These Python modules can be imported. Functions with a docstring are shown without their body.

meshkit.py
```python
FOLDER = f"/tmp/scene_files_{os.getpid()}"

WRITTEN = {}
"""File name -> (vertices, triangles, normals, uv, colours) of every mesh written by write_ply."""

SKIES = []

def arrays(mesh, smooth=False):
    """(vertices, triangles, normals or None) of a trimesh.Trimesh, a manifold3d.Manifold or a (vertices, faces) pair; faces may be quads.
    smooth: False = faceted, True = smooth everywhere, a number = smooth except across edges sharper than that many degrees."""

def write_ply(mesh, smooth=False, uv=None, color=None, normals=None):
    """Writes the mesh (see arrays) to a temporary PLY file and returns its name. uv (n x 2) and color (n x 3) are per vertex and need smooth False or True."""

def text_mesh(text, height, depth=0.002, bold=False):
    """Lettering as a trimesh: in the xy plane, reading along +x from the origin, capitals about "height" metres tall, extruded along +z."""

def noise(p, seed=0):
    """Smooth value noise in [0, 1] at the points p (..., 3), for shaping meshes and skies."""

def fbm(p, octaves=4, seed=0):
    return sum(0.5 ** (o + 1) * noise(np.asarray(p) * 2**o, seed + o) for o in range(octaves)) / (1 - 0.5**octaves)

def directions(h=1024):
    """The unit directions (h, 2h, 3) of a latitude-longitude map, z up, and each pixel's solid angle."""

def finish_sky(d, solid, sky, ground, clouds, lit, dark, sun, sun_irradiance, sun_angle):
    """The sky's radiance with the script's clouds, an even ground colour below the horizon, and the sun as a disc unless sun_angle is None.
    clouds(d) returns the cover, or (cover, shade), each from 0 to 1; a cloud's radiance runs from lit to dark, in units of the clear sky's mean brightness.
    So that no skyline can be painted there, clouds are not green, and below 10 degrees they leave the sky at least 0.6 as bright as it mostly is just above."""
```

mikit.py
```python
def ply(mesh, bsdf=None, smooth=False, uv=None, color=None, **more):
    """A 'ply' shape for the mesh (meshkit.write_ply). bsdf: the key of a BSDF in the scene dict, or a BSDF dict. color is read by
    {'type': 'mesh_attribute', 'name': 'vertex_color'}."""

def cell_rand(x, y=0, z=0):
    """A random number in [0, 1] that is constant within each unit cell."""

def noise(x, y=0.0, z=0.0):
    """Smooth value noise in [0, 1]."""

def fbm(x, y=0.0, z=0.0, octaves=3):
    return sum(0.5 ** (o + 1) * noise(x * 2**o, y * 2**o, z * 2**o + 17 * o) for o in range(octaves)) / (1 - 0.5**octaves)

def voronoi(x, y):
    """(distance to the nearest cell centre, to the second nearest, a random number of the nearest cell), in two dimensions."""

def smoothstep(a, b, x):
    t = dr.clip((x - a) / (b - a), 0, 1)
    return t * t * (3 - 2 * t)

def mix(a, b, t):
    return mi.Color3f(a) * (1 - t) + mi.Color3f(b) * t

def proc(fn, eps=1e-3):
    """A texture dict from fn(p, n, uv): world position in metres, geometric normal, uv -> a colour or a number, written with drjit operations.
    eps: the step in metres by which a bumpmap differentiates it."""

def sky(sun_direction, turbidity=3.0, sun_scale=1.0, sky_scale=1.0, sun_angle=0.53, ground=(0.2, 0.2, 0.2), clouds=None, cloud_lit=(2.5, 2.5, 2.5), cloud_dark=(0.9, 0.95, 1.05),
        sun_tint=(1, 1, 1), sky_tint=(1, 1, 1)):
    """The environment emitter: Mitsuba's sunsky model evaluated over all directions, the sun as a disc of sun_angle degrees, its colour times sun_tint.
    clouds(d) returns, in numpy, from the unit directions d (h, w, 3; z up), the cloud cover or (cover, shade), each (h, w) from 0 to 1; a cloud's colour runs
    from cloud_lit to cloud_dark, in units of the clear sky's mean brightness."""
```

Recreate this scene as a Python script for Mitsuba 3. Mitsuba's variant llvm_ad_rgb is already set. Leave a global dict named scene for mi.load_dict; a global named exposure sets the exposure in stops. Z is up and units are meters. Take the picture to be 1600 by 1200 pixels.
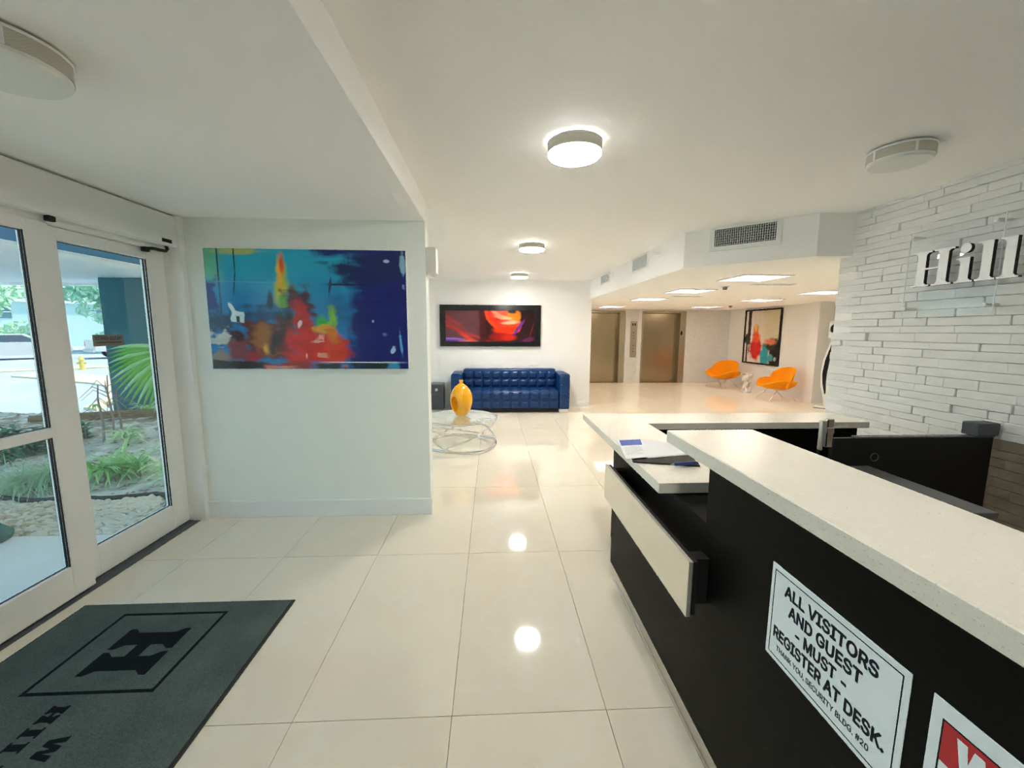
import math, random
import numpy as np
import trimesh
import mitsuba as mi
import drjit as dr
import manifold3d as m3
from shapely import affinity
from shapely.geometry import Polygon, box as sbox, Point
from shapely.ops import unary_union
import meshkit
import mikit
from mikit import fbm, noise, smoothstep, mix, voronoi, cell_rand

T = mi.ScalarTransform4f
PI = math.pi
scene, labels = {}, {}
rng = random.Random(7)
nrg = np.random.default_rng(7)

# ------------------------------------------------------------------ camera, sky, exposure
EYE = np.array([0.0, 0.0, 1.55])
PITCH, YAW, ROLL, FOCAL = math.radians(7.42), math.radians(2.81), math.radians(0.27), 638.0
fwd = np.array([math.sin(YAW) * math.cos(PITCH), math.cos(YAW) * math.cos(PITCH), -math.sin(PITCH)])
rt = np.array([math.cos(YAW), -math.sin(YAW), 0.0])
up0 = np.cross(rt, fwd)
upv = -math.sin(ROLL) * rt + math.cos(ROLL) * up0
scene['camera'] = {'type': 'perspective', 'fov': 2 * math.degrees(math.atan(800 / FOCAL)), 'fov_axis': 'x', 'near_clip': 0.05, 'far_clip': 500.0,
                   'to_world': T().look_at(origin=EYE.tolist(), target=(EYE + fwd).tolist(), up=upv.tolist())}
exposure = 1.0
scene['sky'] = mikit.sky([0.45, 0.12, 0.88], turbidity=4.0, sun_scale=1.6, sky_scale=4.6, sun_angle=3.0, ground=(0.5, 0.5, 0.48), sky_tint=(1.0, 1.03, 0.84))
LAMP = 44.0          # radiance of the lit round ceiling lamps
PANEL = 6.0         # radiance of the square panels in the elevator lobby

# ------------------------------------------------------------------ materials
def rgb(*c):
    return {'type': 'rgb', 'value': [float(x) for x in c]}

def s2l(*c):
    return [((x / 255 + 0.055) / 1.055) ** 2.4 if x > 10 else x / 255 / 12.92 for x in c]

def mat(name, color, rough=0.5, spec=0.5, two=True, **more):
    col = mikit.proc(color) if callable(color) else rgb(*color)
    d = {'type': 'principled', 'base_color': col, 'roughness': rough, 'specular': spec, **more}
    scene['mat_' + name] = {'type': 'twosided', 'nested': d} if two else d

def M(name):
    return 'mat_' + name

mat('paint', (0.80, 0.84, 0.79), 0.55, 0.3)
mat('paint_back', (0.84, 0.84, 0.82), 0.6, 0.3)
mat('ceiling', (0.86, 0.86, 0.84), 0.8, 0.2)
mat('trim', (0.82, 0.83, 0.81), 0.3, 0.5)
mat('door_white', (0.84, 0.835, 0.80), 0.35, 0.5)

def tile_col(p, n, uv):
    i, j = dr.floor((p.x + 0.165) / 0.633), dr.floor((p.y - 2.70) / 1.2225)
    r = cell_rand(i, j, 3)
    v = fbm(p.x * 1.3 + r * 31, p.y * 1.3 + r * 17, r * 5, octaves=4)
    vein = smoothstep(0.045, 0.0, dr.abs(fbm(p.x * 2.1 + r * 9, p.y * 2.1, r * 7, octaves=4) - 0.5))
    c = mix((0.70, 0.635, 0.505), (0.775, 0.715, 0.585), v)
    c = c * (0.97 + 0.05 * r)
    return mix(c, (0.74, 0.71, 0.64), 0.35 * vein)
mat('tile', tile_col, 0.055, 0.55)
mat('grout', (0.36, 0.33, 0.27), 0.8)

def stone_col(p, n, uv):
    v = fbm(p.x * 9, p.y * 9, p.z * 14, octaves=3)
    return mix((0.70, 0.71, 0.695), (0.80, 0.81, 0.795), v)
scene['mat_stone'] = {'type': 'twosided', 'b': {'type': 'bumpmap', 'arbitrary': mikit.proc(lambda p, n, uv: fbm(p.x * 35, p.y * 35, p.z * 60, octaves=3)), 'scale': 0.006,
                      'nested': {'type': 'principled', 'base_color': mikit.proc(stone_col), 'roughness': 0.7, 'specular': 0.3}}}
mat('stone_brown', lambda p, n, uv: mix((0.16, 0.135, 0.10), (0.32, 0.275, 0.215), fbm(p.x * 14, p.y * 14, p.z * 22, octaves=4)), 0.8, 0.2)  # darker brown tone for the low stones behind the desk
mat('stone_backing', (0.5, 0.5, 0.48), 0.9)
mat('stone_far', stone_col, 0.7, 0.3)

def quartz_col(p, n, uv):
    speck = smoothstep(0.80, 0.86, noise(p.x * 290, p.y * 290, p.z * 290))
    light = smoothstep(0.80, 0.9, noise(p.x * 150 + 31, p.y * 150, p.z * 150 + 7))
    v = fbm(p.x * 6, p.y * 6, p.z * 6, octaves=2)
    c = mix((0.74, 0.70, 0.61), (0.79, 0.75, 0.66), v)
    return mix(mix(c, (0.40, 0.39, 0.35), 0.6 * speck), (0.82, 0.80, 0.74), 0.4 * light)
mat('quartz', quartz_col, 0.24, 0.4)

def lam_col(p, n, uv):
    g = fbm(p.x * 3, p.y * 3, p.z * 220, octaves=3)
    return mix((0.003, 0.0035, 0.003), (0.008, 0.008, 0.007), g)
mat('laminate', lam_col, 0.45, 0.05)
mat('black', (0.008, 0.008, 0.008), 0.5, 0.3)
mat('black_gloss', (0.006, 0.006, 0.007), 0.15, 0.5)
mat('dark_grey', (0.05, 0.06, 0.07), 0.5)
mat('grey_plastic', (0.12, 0.14, 0.15), 0.45)
mat('worktop', (0.09, 0.09, 0.095), 0.4)
mat('steel', (0.66, 0.64, 0.59), 0.28, 0.5, metallic=1.0)
mat('lift_steel', (0.37, 0.305, 0.205), 0.22, 0.5, metallic=1.0)
mat('lift_frame', (0.42, 0.37, 0.28), 0.35, 0.5, metallic=1.0)
mat('chrome', (0.88, 0.88, 0.88), 0.06, 0.5, metallic=1.0)
mat('nickel', (0.62, 0.60, 0.55), 0.32, 0.5, metallic=1.0)
mat('champagne', (0.80, 0.76, 0.66), 0.3, 0.5, metallic=0.75)
mat('leather', (0.002, 0.030, 0.120), 0.30, 0.35, clearcoat=0.08, clearcoat_gloss=0.7)
mat('orange', (0.90, 0.32, 0.004), 0.85, 0.2, sheen=0.4)
mat('vase', (0.95, 0.43, 0.002), 0.12, 0.6, clearcoat=1.0, clearcoat_gloss=0.95)
mat('paper', (0.78, 0.78, 0.80), 0.6)
mat('paper_blue', (0.07, 0.11, 0.36), 0.6)
mat('pen_blue', (0.01, 0.04, 0.22), 0.25)
mat('sign_white', (0.78, 0.85, 0.88), 0.35)
mat('sign_red', (0.42, 0.008, 0.015), 0.35)
mat('sign_black', (0.008, 0.010, 0.014), 0.6, 0.1)
mat('letter_white', (0.95, 0.96, 0.97), 0.4)
mat('diffuser_off', (0.72, 0.74, 0.70), 0.4)
mat('sconce', (0.66, 0.65, 0.58), 0.4)
mat('vent_grey', (0.52, 0.55, 0.56), 0.5)
mat('vent_white', (0.75, 0.77, 0.75), 0.4)
mat('sticker', (0.18, 0.17, 0.15), 0.5)
mat('sticker_text', (0.03, 0.03, 0.03), 0.5)

def rim_col(p, n, uv):
    a = dr.sin(p.x * 900) * dr.sin(p.y * 900) * dr.sin(p.z * 700)
    return mix((0.42, 0.40, 0.34), (0.56, 0.54, 0.48), 0.5 + 0.5 * a)
mat('rim', rim_col, 0.45, 0.5, metallic=0.5)
scene['mat_pane'] = {'type': 'thindielectric', 'specular_transmittance': rgb(0.90, 0.97, 0.95)}
scene['mat_acrylic'] = {'type': 'thindielectric', 'specular_transmittance': rgb(0.93, 0.96, 0.99)}
scene['mat_table_glass'] = {'type': 'thindielectric', 'specular_transmittance': rgb(0.93, 0.98, 0.97)}
mat('acrylic_edge', (0.82, 0.87, 0.90), 0.3)

def mat_col(p, n, uv):
    v = fbm(p.x * 5, p.y * 5, 0.0, octaves=4)
    f = noise(p.x * 420, p.y * 420, 0.0)
    return mix((0.044, 0.068, 0.066), (0.100, 0.124, 0.114), v) * (0.65 + 0.7 * f)
mat('carpet', mat_col, 0.95, 0.1)
mat('carpet_black', (0.006, 0.009, 0.012), 0.95, 0.1)
mat('rubber', (0.012, 0.014, 0.012), 0.6)

# outside
def concrete_col(p, n, uv):
    v = fbm(p.x * 2, p.y * 2, 0, octaves=4)
    return mix((0.62, 0.61, 0.57), (0.74, 0.73, 0.69), v)
mat('concrete', concrete_col, 0.85)
mat('asphalt', lambda p, n, uv: mix((0.27, 0.34, 0.40), (0.34, 0.41, 0.46), fbm(p.x, p.y, 0, octaves=4)), 0.9)
mat('soil', lambda p, n, uv: mix(mix((0.48, 0.49, 0.46), (0.74, 0.74, 0.70), smoothstep(0.25, 0.75, fbm(p.x * 9, p.y * 9, 0, octaves=5))), (0.28, 0.19, 0.11),
                               smoothstep(0.10, 0.30, p.z) * smoothstep(0.35, 0.6, fbm(p.x * 9, p.y * 9, 3.0, octaves=3))), 0.95)
for k, c in enumerate([(0.56, 0.50, 0.38), (0.66, 0.61, 0.50), (0.46, 0.40, 0.29)]):
    mat('pebble%d' % k, c, 0.7)
mat('edging', (0.02, 0.02, 0.025), 0.5)
mat('curb', (0.60, 0.55, 0.38), 0.8)
mat('teal', s2l(30, 96, 108), 0.6)
mat('teal_beam', s2l(72, 130, 172), 0.6)
mat('soffit', (0.85, 0.87, 0.88), 0.7)
mat('far_wall', s2l(196, 222, 224), 0.8)
mat('far_window', s2l(110, 140, 150), 0.3)
mat('bark', (0.22, 0.17, 0.13), 0.9)
mat('twig', (0.30, 0.23, 0.19), 0.9)
mat('mulch', (0.25, 0.17, 0.10), 0.95)
mat('leaf_dry', (0.62, 0.60, 0.54), 0.9)
for k, c in dict(leaf=s2l(160, 210, 140), leaf_pale=s2l(206, 232, 180), leaf_dark=s2l(66, 128, 100), leaf_tree=s2l(206, 234, 210), leaf_tree_dark=s2l(184, 220, 198),
                 palm=s2l(118, 190, 88), palm_pale=s2l(168, 222, 160), grass=s2l(166, 200, 166)).items():
    mat(k, c, 0.5, 0.3)
mat('planter', s2l(18, 84, 76), 0.4)
mat('car_white', (0.60, 0.61, 0.62), 0.3, clearcoat=0.4)
mat('car_glass', (0.10, 0.14, 0.18), 0.1)
mat('tyre', (0.06, 0.065, 0.07), 0.7)
mat('wheel', (0.5, 0.5, 0.52), 0.3)
mat('tail_light', (0.75, 0.12, 0.16), 0.3)
mat('hydrant', (0.80, 0.55, 0.14), 0.4)

# ------------------------------------------------------------------ painted pictures (flat print on flat canvases)
def painter(u, v, base, strokes, amp=1.0):
    n1 = fbm(u * 6, v * 6, 1.5, octaves=4) - 0.5
    n2 = fbm(u * 26, v * 9, 7.3, octaves=3) - 0.5
    n3 = fbm(u * 9, v * 30, 4.1, octaves=3) - 0.5
    c = base
    for (x, y, rx, ry, rot, col, soft, na, kind) in strokes:
        ca, sa = math.cos(rot), math.sin(rot)
        du, dv = u - x, v - y
        a, b = (du * ca + dv * sa) / rx, (-du * sa + dv * ca) / ry
        d = dr.sqrt(a * a + b * b) if kind == 'e' else dr.maximum(dr.abs(a), dr.abs(b))
        d = d + na * amp * (1.1 * n1 + 1.3 * n2 + 1.1 * n3)
        tone = 1 + 0.35 * n3 + 0.25 * n2
        c = mix(c, mi.Color3f(*s2l(*col)) * tone, smoothstep(1 + soft, 1 - soft, d))
    return c

P1 = (-2.185, -0.67, 1.243, 2.160)
def painting_blue(p, n, uv):
    u, v = (p.x - P1[0]) / (P1[1] - P1[0]), (P1[3] - p.z) / (P1[3] - P1[2])
    g = fbm(u * 5, v * 5, 2.0, octaves=4)
    base = mix(s2l(28, 166, 198), s2l(8, 116, 176), smoothstep(0.0, 0.6, v + 0.3 * (g - 0.5)))
    S = [(0.02, 0.12, 0.06, 0.16, 0, (92, 178, 150), 0.5, 0.8, 'e'), (0.16, 0.02, 0.12, 0.025, 0, (165, 185, 110), 0.6, 0.8, 'e'),
         (0.94, 0.55, 0.24, 0.75, 0.06, (8, 24, 104), 0.18, 0.35, 'r'), (0.86, 0.16, 0.17, 0.14, 0, (10, 30, 90), 0.5, 1.3, 'e'), (0.66, 0.02, 0.12, 0.035, 0, (12, 40, 110), 0.5, 1.2, 'r'),
         (0.66, 0.5, 0.05, 0.13, 0, (14, 96, 150), 0.6, 0.9, 'e'),
         (0.02, 0.39, 0.03, 0.13, 0, (10, 40, 120), 0.3, 1.0, 'r'), (0.05, 0.62, 0.06, 0.08, 0, (14, 62, 92), 0.4, 1.0, 'r'),
         (0.065, 0.3, 0.004, 0.36, 0, (18, 66, 104), 0.4, 0.5, 'r'), (0.147, 0.10, 0.003, 0.10, 0, (16, 50, 80), 0.4, 0.5, 'r'), (0.140, 0.28, 0.003, 0.09, 0.08, (16, 50, 80), 0.4, 0.5, 'r'),
         (0.2, 0.27, 0.13, 0.005, 0.02, (70, 160, 200), 0.5, 0.6, 'r'),
         (0.26, 0.55, 0.12, 0.08, 0, (8, 66, 112), 0.5, 1.0, 'e'), (0.31, 0.43, 0.012, 0.08, 0, (20, 50, 70), 0.5, 0.9, 'e'), (0.19, 0.6, 0.05, 0.03, 0, (12, 80, 130), 0.5, 0.9, 'e'),
         (0.40, 0.55, 0.05, 0.09, 0, (20, 40, 40), 0.5, 1.0, 'e'),
         (0.372, 0.26, 0.030, 0.19, 0.03, (170, 186, 40), 0.5, 0.9, 'e'), (0.366, 0.20, 0.017, 0.14, 0, (228, 178, 50), 0.5, 0.8, 'e'), (0.378, 0.13, 0.014, 0.09, 0, (214, 84, 40), 0.5, 0.8, 'e'), (0.38, 0.42, 0.02, 0.05, 0, (96, 160, 60), 0.5, 1.0, 'e'),
         (0.423, 0.40, 0.016, 0.09, 0, (120, 110, 50), 0.5, 1.0, 'e'), (0.47, 0.47, 0.055, 0.12, -0.25, (70, 26, 44), 0.3, 0.9, 'r'),
         (0.30, 0.76, 0.13, 0.17, 0, (92, 26, 24), 0.25, 0.6, 'r'), (0.47, 0.60, 0.052, 0.18, -0.12, (172, 28, 22), 0.3, 0.7, 'e'),
         (0.53, 0.82, 0.15, 0.15, 0, (196, 34, 20), 0.25, 0.6, 'r'), (0.62, 0.84, 0.055, 0.13, 0, (206, 50, 16), 0.4, 0.7, 'e'),
         (0.27, 0.76, 0.055, 0.13, 0, (150, 92, 24), 0.5, 1.3, 'e'), (0.275, 0.83, 0.02, 0.045, 0, (214, 160, 50), 0.5, 1.0, 'e'), (0.33, 0.74, 0.035, 0.12, 0.3, (36, 16, 18), 0.5, 1.0, 'e'),
         (0.20, 0.9, 0.05, 0.05, 0, (150, 26, 40), 0.5, 1.0, 'e'), (0.13, 0.83, 0.05, 0.09, 0, (118, 56, 66), 0.3, 0.7, 'r'), (0.13, 0.70, 0.05, 0.05, 0.2, (50, 22, 28), 0.4, 1.0, 'e'),
         (0.045, 0.74, 0.045, 0.08, 0.3, (190, 198, 194), 0.3, 1.7, 'e'), (0.05, 0.88, 0.04, 0.05, 0, (130, 120, 112), 0.4, 1.4, 'e'),
         (0.565, 0.60, 0.035, 0.055, 0, (40, 168, 64), 0.4, 1.0, 'e'), (0.62, 0.57, 0.025, 0.09, 0, (120, 176, 40), 0.5, 1.3, 'e'), (0.57, 0.66, 0.05, 0.035, 0, (214, 160, 30), 0.4, 1.0, 'e'), (0.62, 0.70, 0.03, 0.06, 0, (206, 110, 24), 0.5, 1.2, 'e'),
         (0.55, 0.735, 0.03, 0.035, 0.3, (226, 150, 140), 0.2, 2.2, 'e'), (0.555, 0.88, 0.028, 0.02, 0.1, (224, 140, 120), 0.25, 1.2, 'r'), (0.477, 0.885, 0.006, 0.03, 0, (236, 190, 170), 0.3, 0.8, 'e'),
         (0.145, 0.555, 0.030, 0.045, 0.1, (214, 236, 240), 0.15, 0.7, 'r'), (0.118, 0.485, 0.010, 0.045, -0.3, (220, 240, 244), 0.3, 0.6, 'e'), (0.145, 0.58, 0.008, 0.025, 0, (30, 70, 80), 0.3, 0.3, 'r'), (0.45, 0.62, 0.009, 0.03, 0.2, (240, 210, 210), 0.3, 0.9, 'e'),
         (0.14, 0.965, 0.16, 0.03, 0, (30, 26, 24), 0.3, 0.8, 'r'), (0.42, 0.965, 0.13, 0.03, 0, (150, 44, 34), 0.4, 1.3, 'r'), (0.35, 0.985, 0.06, 0.012, 0, (214, 140, 110), 0.5, 1.4, 'r'), (0.60, 0.975, 0.10, 0.03, 0, (40, 46, 54), 0.3, 1.1, 'r'),
         (0.82, 0.97, 0.13, 0.03, 0, (14, 40, 46), 0.3, 0.8, 'r'), (0.92, 0.97, 0.03, 0.025, 0, (50, 140, 180), 0.4, 1.0, 'r'), (0.67, 0.975, 0.02, 0.015, 0, (190, 90, 60), 0.4, 1.0, 'r'),
         (0.76, 0.943, 0.20, 0.005, 0.006, (206, 216, 224), 0.4, 0.5, 'r'), (0.72, 0.285, 0.11, 0.007, 0.015, (10, 30, 70), 0.4, 0.5, 'r'), (0.613, 0.30, 0.006, 0.07, 0.1, (12, 50, 90), 0.4, 0.9, 'e'),
         (0.92, 0.85, 0.012, 0.03, 0.3, (150, 190, 226), 0.3, 2.0, 'e'), (0.965, 0.78, 0.006, 0.12, -0.05, (90, 160, 206), 0.4, 1.6, 'e'), (0.985, 0.12, 0.01, 0.12, 0, (130, 180, 210), 0.4, 2.0, 'e'),
         (0.825, 0.59, 0.007, 0.014, 0, (150, 180, 210), 0.3, 1.0, 'e'), (0.88, 0.70, 0.02, 0.02, 0, (70, 110, 180), 0.3, 2.6, 'e'), (0.90, 0.09, 0.012, 0.012, 0, (170, 200, 220), 0.3, 1.4, 'e')]
    return painter(u, v, base, S)
mat('painting_blue', painting_blue, 0.22, 0.5)

P2 = (-0.93, 0.825, 1.330, 1.950)
def print_canyon(p, n, uv):
    u, v = (p.x - P2[0]) / (P2[1] - P2[0]), (P2[3] - p.z) / (P2[3] - P2[2])
    base = mix(s2l(26, 10, 10), s2l(44, 18, 22), v)
    S = [(0.16, 0.45, 0.23, 0.60, 0, (92, 50, 58), 0.15, 0.2, 'r'), (0.06, 0.30, 0.05, 0.30, -0.5, (136, 44, 50), 0.5, 0.3, 'e'), (0.20, 0.68, 0.035, 0.42, -0.75, (176, 44, 40), 0.6, 0.3, 'e'), (0.10, 0.5, 0.02, 0.36, -0.6, (150, 46, 46), 0.6, 0.3, 'e'), (0.27, 0.9, 0.04, 0.24, -0.5, (206, 54, 40), 0.5, 0.2, 'e'),
         (0.08, 0.97, 0.16, 0.10, 0.12, (140, 96, 200), 0.2, 0.2, 'e'), (0.10, 1.02, 0.17, 0.08, 0.06, (80, 44, 120), 0.3, 0.2, 'e'), (0.25, 0.98, 0.10, 0.03, 0, (196, 90, 90), 0.5, 0.2, 'e'),
         (0.43, 0.5, 0.035, 0.6, 0, (64, 16, 18), 0.5, 0.2, 'r'),
         (0.655, 0.25, 0.185, 0.52, -0.2, (232, 66, 22), 0.06, 0.12, 'e'), (0.56, 0.25, 0.05, 0.38, -0.25, (206, 44, 30), 0.5, 0.2, 'e'), (0.68, 0.62, 0.13, 0.13, 0.2, (226, 50, 16), 0.4, 0.2, 'e'), (0.78, 0.17, 0.075, 0.24, 0, (240, 128, 16), 0.2, 0.2, 'e'), (0.66, 0.22, 0.10, 0.05, 0.55, (255, 176, 130), 0.6, 0.3, 'e'), (0.74, 0.38, 0.09, 0.05, -0.3, (255, 190, 160), 0.6, 0.3, 'e'), (0.59, 0.12, 0.03, 0.16, -0.4, (246, 150, 110), 0.6, 0.3, 'e'),
         (0.62, 0.84, 0.11, 0.14, 0.4, (150, 20, 18), 0.5, 0.2, 'e'), (0.72, 0.86, 0.08, 0.10, 0, (186, 34, 16), 0.5, 0.2, 'e'), (0.76, 0.03, 0.05, 0.06, 0, (40, 12, 10), 0.3, 0.3, 'e'),
         (0.835, 0.55, 0.022, 0.26, 0.25, (96, 36, 116), 0.3, 0.2, 'e'), (0.94, 0.95, 0.05, 0.10, 0.5, (84, 30, 70), 0.5, 0.3, 'e'), (0.985, 0.65, 0.006, 0.25, 0.1, (96, 30, 34), 0.5, 0.2, 'e')]
    return painter(u, v, base, S, 0.6)
mat('print_canyon', print_canyon, 0.12, 0.5)

P3 = (11.29, 9.84, 0.692, 2.149)
def painting_red(p, n, uv):
    u, v = (p.y - P3[0]) / (P3[1] - P3[0]), (P3[3] - p.z) / (P3[3] - P3[2])
    base = mix(s2l(232, 222, 214), s2l(214, 204, 170), smoothstep(0.2, 0.7, u + 0.2 * (fbm(u * 14, v * 2, 0, octaves=2) - 0.5)))
    S = [(0.14, 0.28, 0.045, 0.34, 0, (40, 32, 32), 0.25, 0.6, 'r'), (0.10, 0.55, 0.09, 0.10, 0, (46, 36, 36), 0.3, 0.7, 'e'), (0.10, 0.78, 0.025, 0.24, 0, (60, 50, 48), 0.4, 0.8, 'r'), (0.16, 0.7, 0.02, 0.14, 0, (90, 60, 60), 0.5, 1.0, 'e'),
         (0.88, 0.80, 0.14, 0.28, 0, (22, 20, 20), 0.2, 0.5, 'r'), (0.72, 0.68, 0.16, 0.08, 0, (50, 40, 34), 0.4, 0.8, 'e'), (0.75, 0.58, 0.16, 0.05, 0.1, (224, 122, 84), 0.4, 0.9, 'e'),
         (0.36, 0.72, 0.17, 0.22, 0, (206, 28, 20), 0.25, 0.6, 'e'), (0.34, 0.42, 0.07, 0.14, 0, (236, 122, 30), 0.4, 0.9, 'e'), (0.36, 0.52, 0.12, 0.08, 0, (232, 80, 26), 0.4, 0.8, 'e'), (0.33, 0.32, 0.03, 0.07, 0, (244, 200, 90), 0.5, 0.9, 'e'),
         (0.62, 0.88, 0.12, 0.22, 0, (46, 154, 172), 0.2, 0.5, 'e'), (0.78, 0.86, 0.07, 0.06, 0.4, (70, 150, 150), 0.3, 0.9, 'e'), (0.90, 0.88, 0.035, 0.035, 0, (150, 184, 186), 0.3, 0.6, 'e')]
    return painter(u, v, base, S, 0.7)
mat('painting_red', painting_red, 0.35, 0.4)

# ------------------------------------------------------------------ mesh helpers
def cat(*ms):
    ms = [m for x in ms for m in (x if isinstance(x, (list, tuple)) else [x])]
    return trimesh.util.concatenate(ms)

def box(x0, x1, y0, y1, z0, z1):
    m = trimesh.creation.box((abs(x1 - x0), abs(y1 - y0), abs(z1 - z0)))
    m.apply_translation(((x0 + x1) / 2, (y0 + y1) / 2, (z0 + z1) / 2))
    return m

def cbox(x0, x1, y0, y1, z0, z1, b=0.004):
    """A box with chamfered edges."""
    h = np.array([abs(x1 - x0), abs(y1 - y0), abs(z1 - z0)]) / 2
    c = np.array([(x0 + x1) / 2, (y0 + y1) / 2, (z0 + z1) / 2])
    b = min(b, 0.45 * h.min())
    pts = []
    for s in np.ndindex(2, 2, 2):
        s = np.array(s) * 2 - 1
        for k in range(3):
            q = h - b
            q[k] = h[k]
            pts.append(c + s * q)
    return trimesh.convex.convex_hull(np.array(pts))

def rbox(x0, x1, y0, y1, z0, z1, r=0.02, seg=10):
    """A box with round edges."""
    sp = [m3.Manifold.sphere(r, seg).translate([float(a), float(b), float(c)]) for a in (x0 + r, x1 - r) for b in (y0 + r, y1 - r) for c in (z0 + r, z1 - r)]
    m = m3.Manifold.batch_hull(sp).to_mesh()
    return trimesh.Trimesh(m.vert_properties[:, :3], m.tri_verts, process=False)

def frame_of(t):
    t = np.asarray(t, float) / np.linalg.norm(t)
    a = np.cross(t, [0, 0, 1.0] if abs(t[2]) < 0.9 else [1.0, 0, 0])
    a /= np.linalg.norm(a)
    return a, np.cross(t, a)

def tube(pts, r, sides=10, closed=False, caps=True):
    p = np.asarray(pts, float)
    n = len(p)
    if closed:
        t = np.roll(p, -1, 0) - np.roll(p, 1, 0)
    else:
        t = np.gradient(p, axis=0)
    t /= np.linalg.norm(t, axis=1, keepdims=True) + 1e-12
    a, b = frame_of(t[0])
    A, B = [], []
    for k in range(n):
        a = a - t[k] * (a @ t[k]); a /= np.linalg.norm(a)
        b = np.cross(t[k], a)
        A.append(a); B.append(b)
    A, B = np.array(A), np.array(B)
    r = np.broadcast_to(np.asarray(r, float), (n,))
    ang = np.arange(sides) * 2 * PI / sides
    v = p[:, None] + r[:, None, None] * (np.cos(ang)[None, :, None] * A[:, None] + np.sin(ang)[None, :, None] * B[:, None])
    v = v.reshape(-1, 3)
    f = []
    for i in range(n if closed else n - 1):
        i2 = (i + 1) % n
        for j in range(sides):
            j2 = (j + 1) % sides
            f += [[i * sides + j, i * sides + j2, i2 * sides + j2], [i * sides + j, i2 * sides + j2, i2 * sides + j]]
    if not closed and caps:
        v = np.vstack([v, p[:1], p[-1:]])
        for j in range(sides):
            j2 = (j + 1) % sides
            f += [[n * sides, j2, j], [n * sides + 1, (n - 1) * sides + j, (n - 1) * sides + j2]]
    return trimesh.Trimesh(v, np.array(f), process=False)

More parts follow.
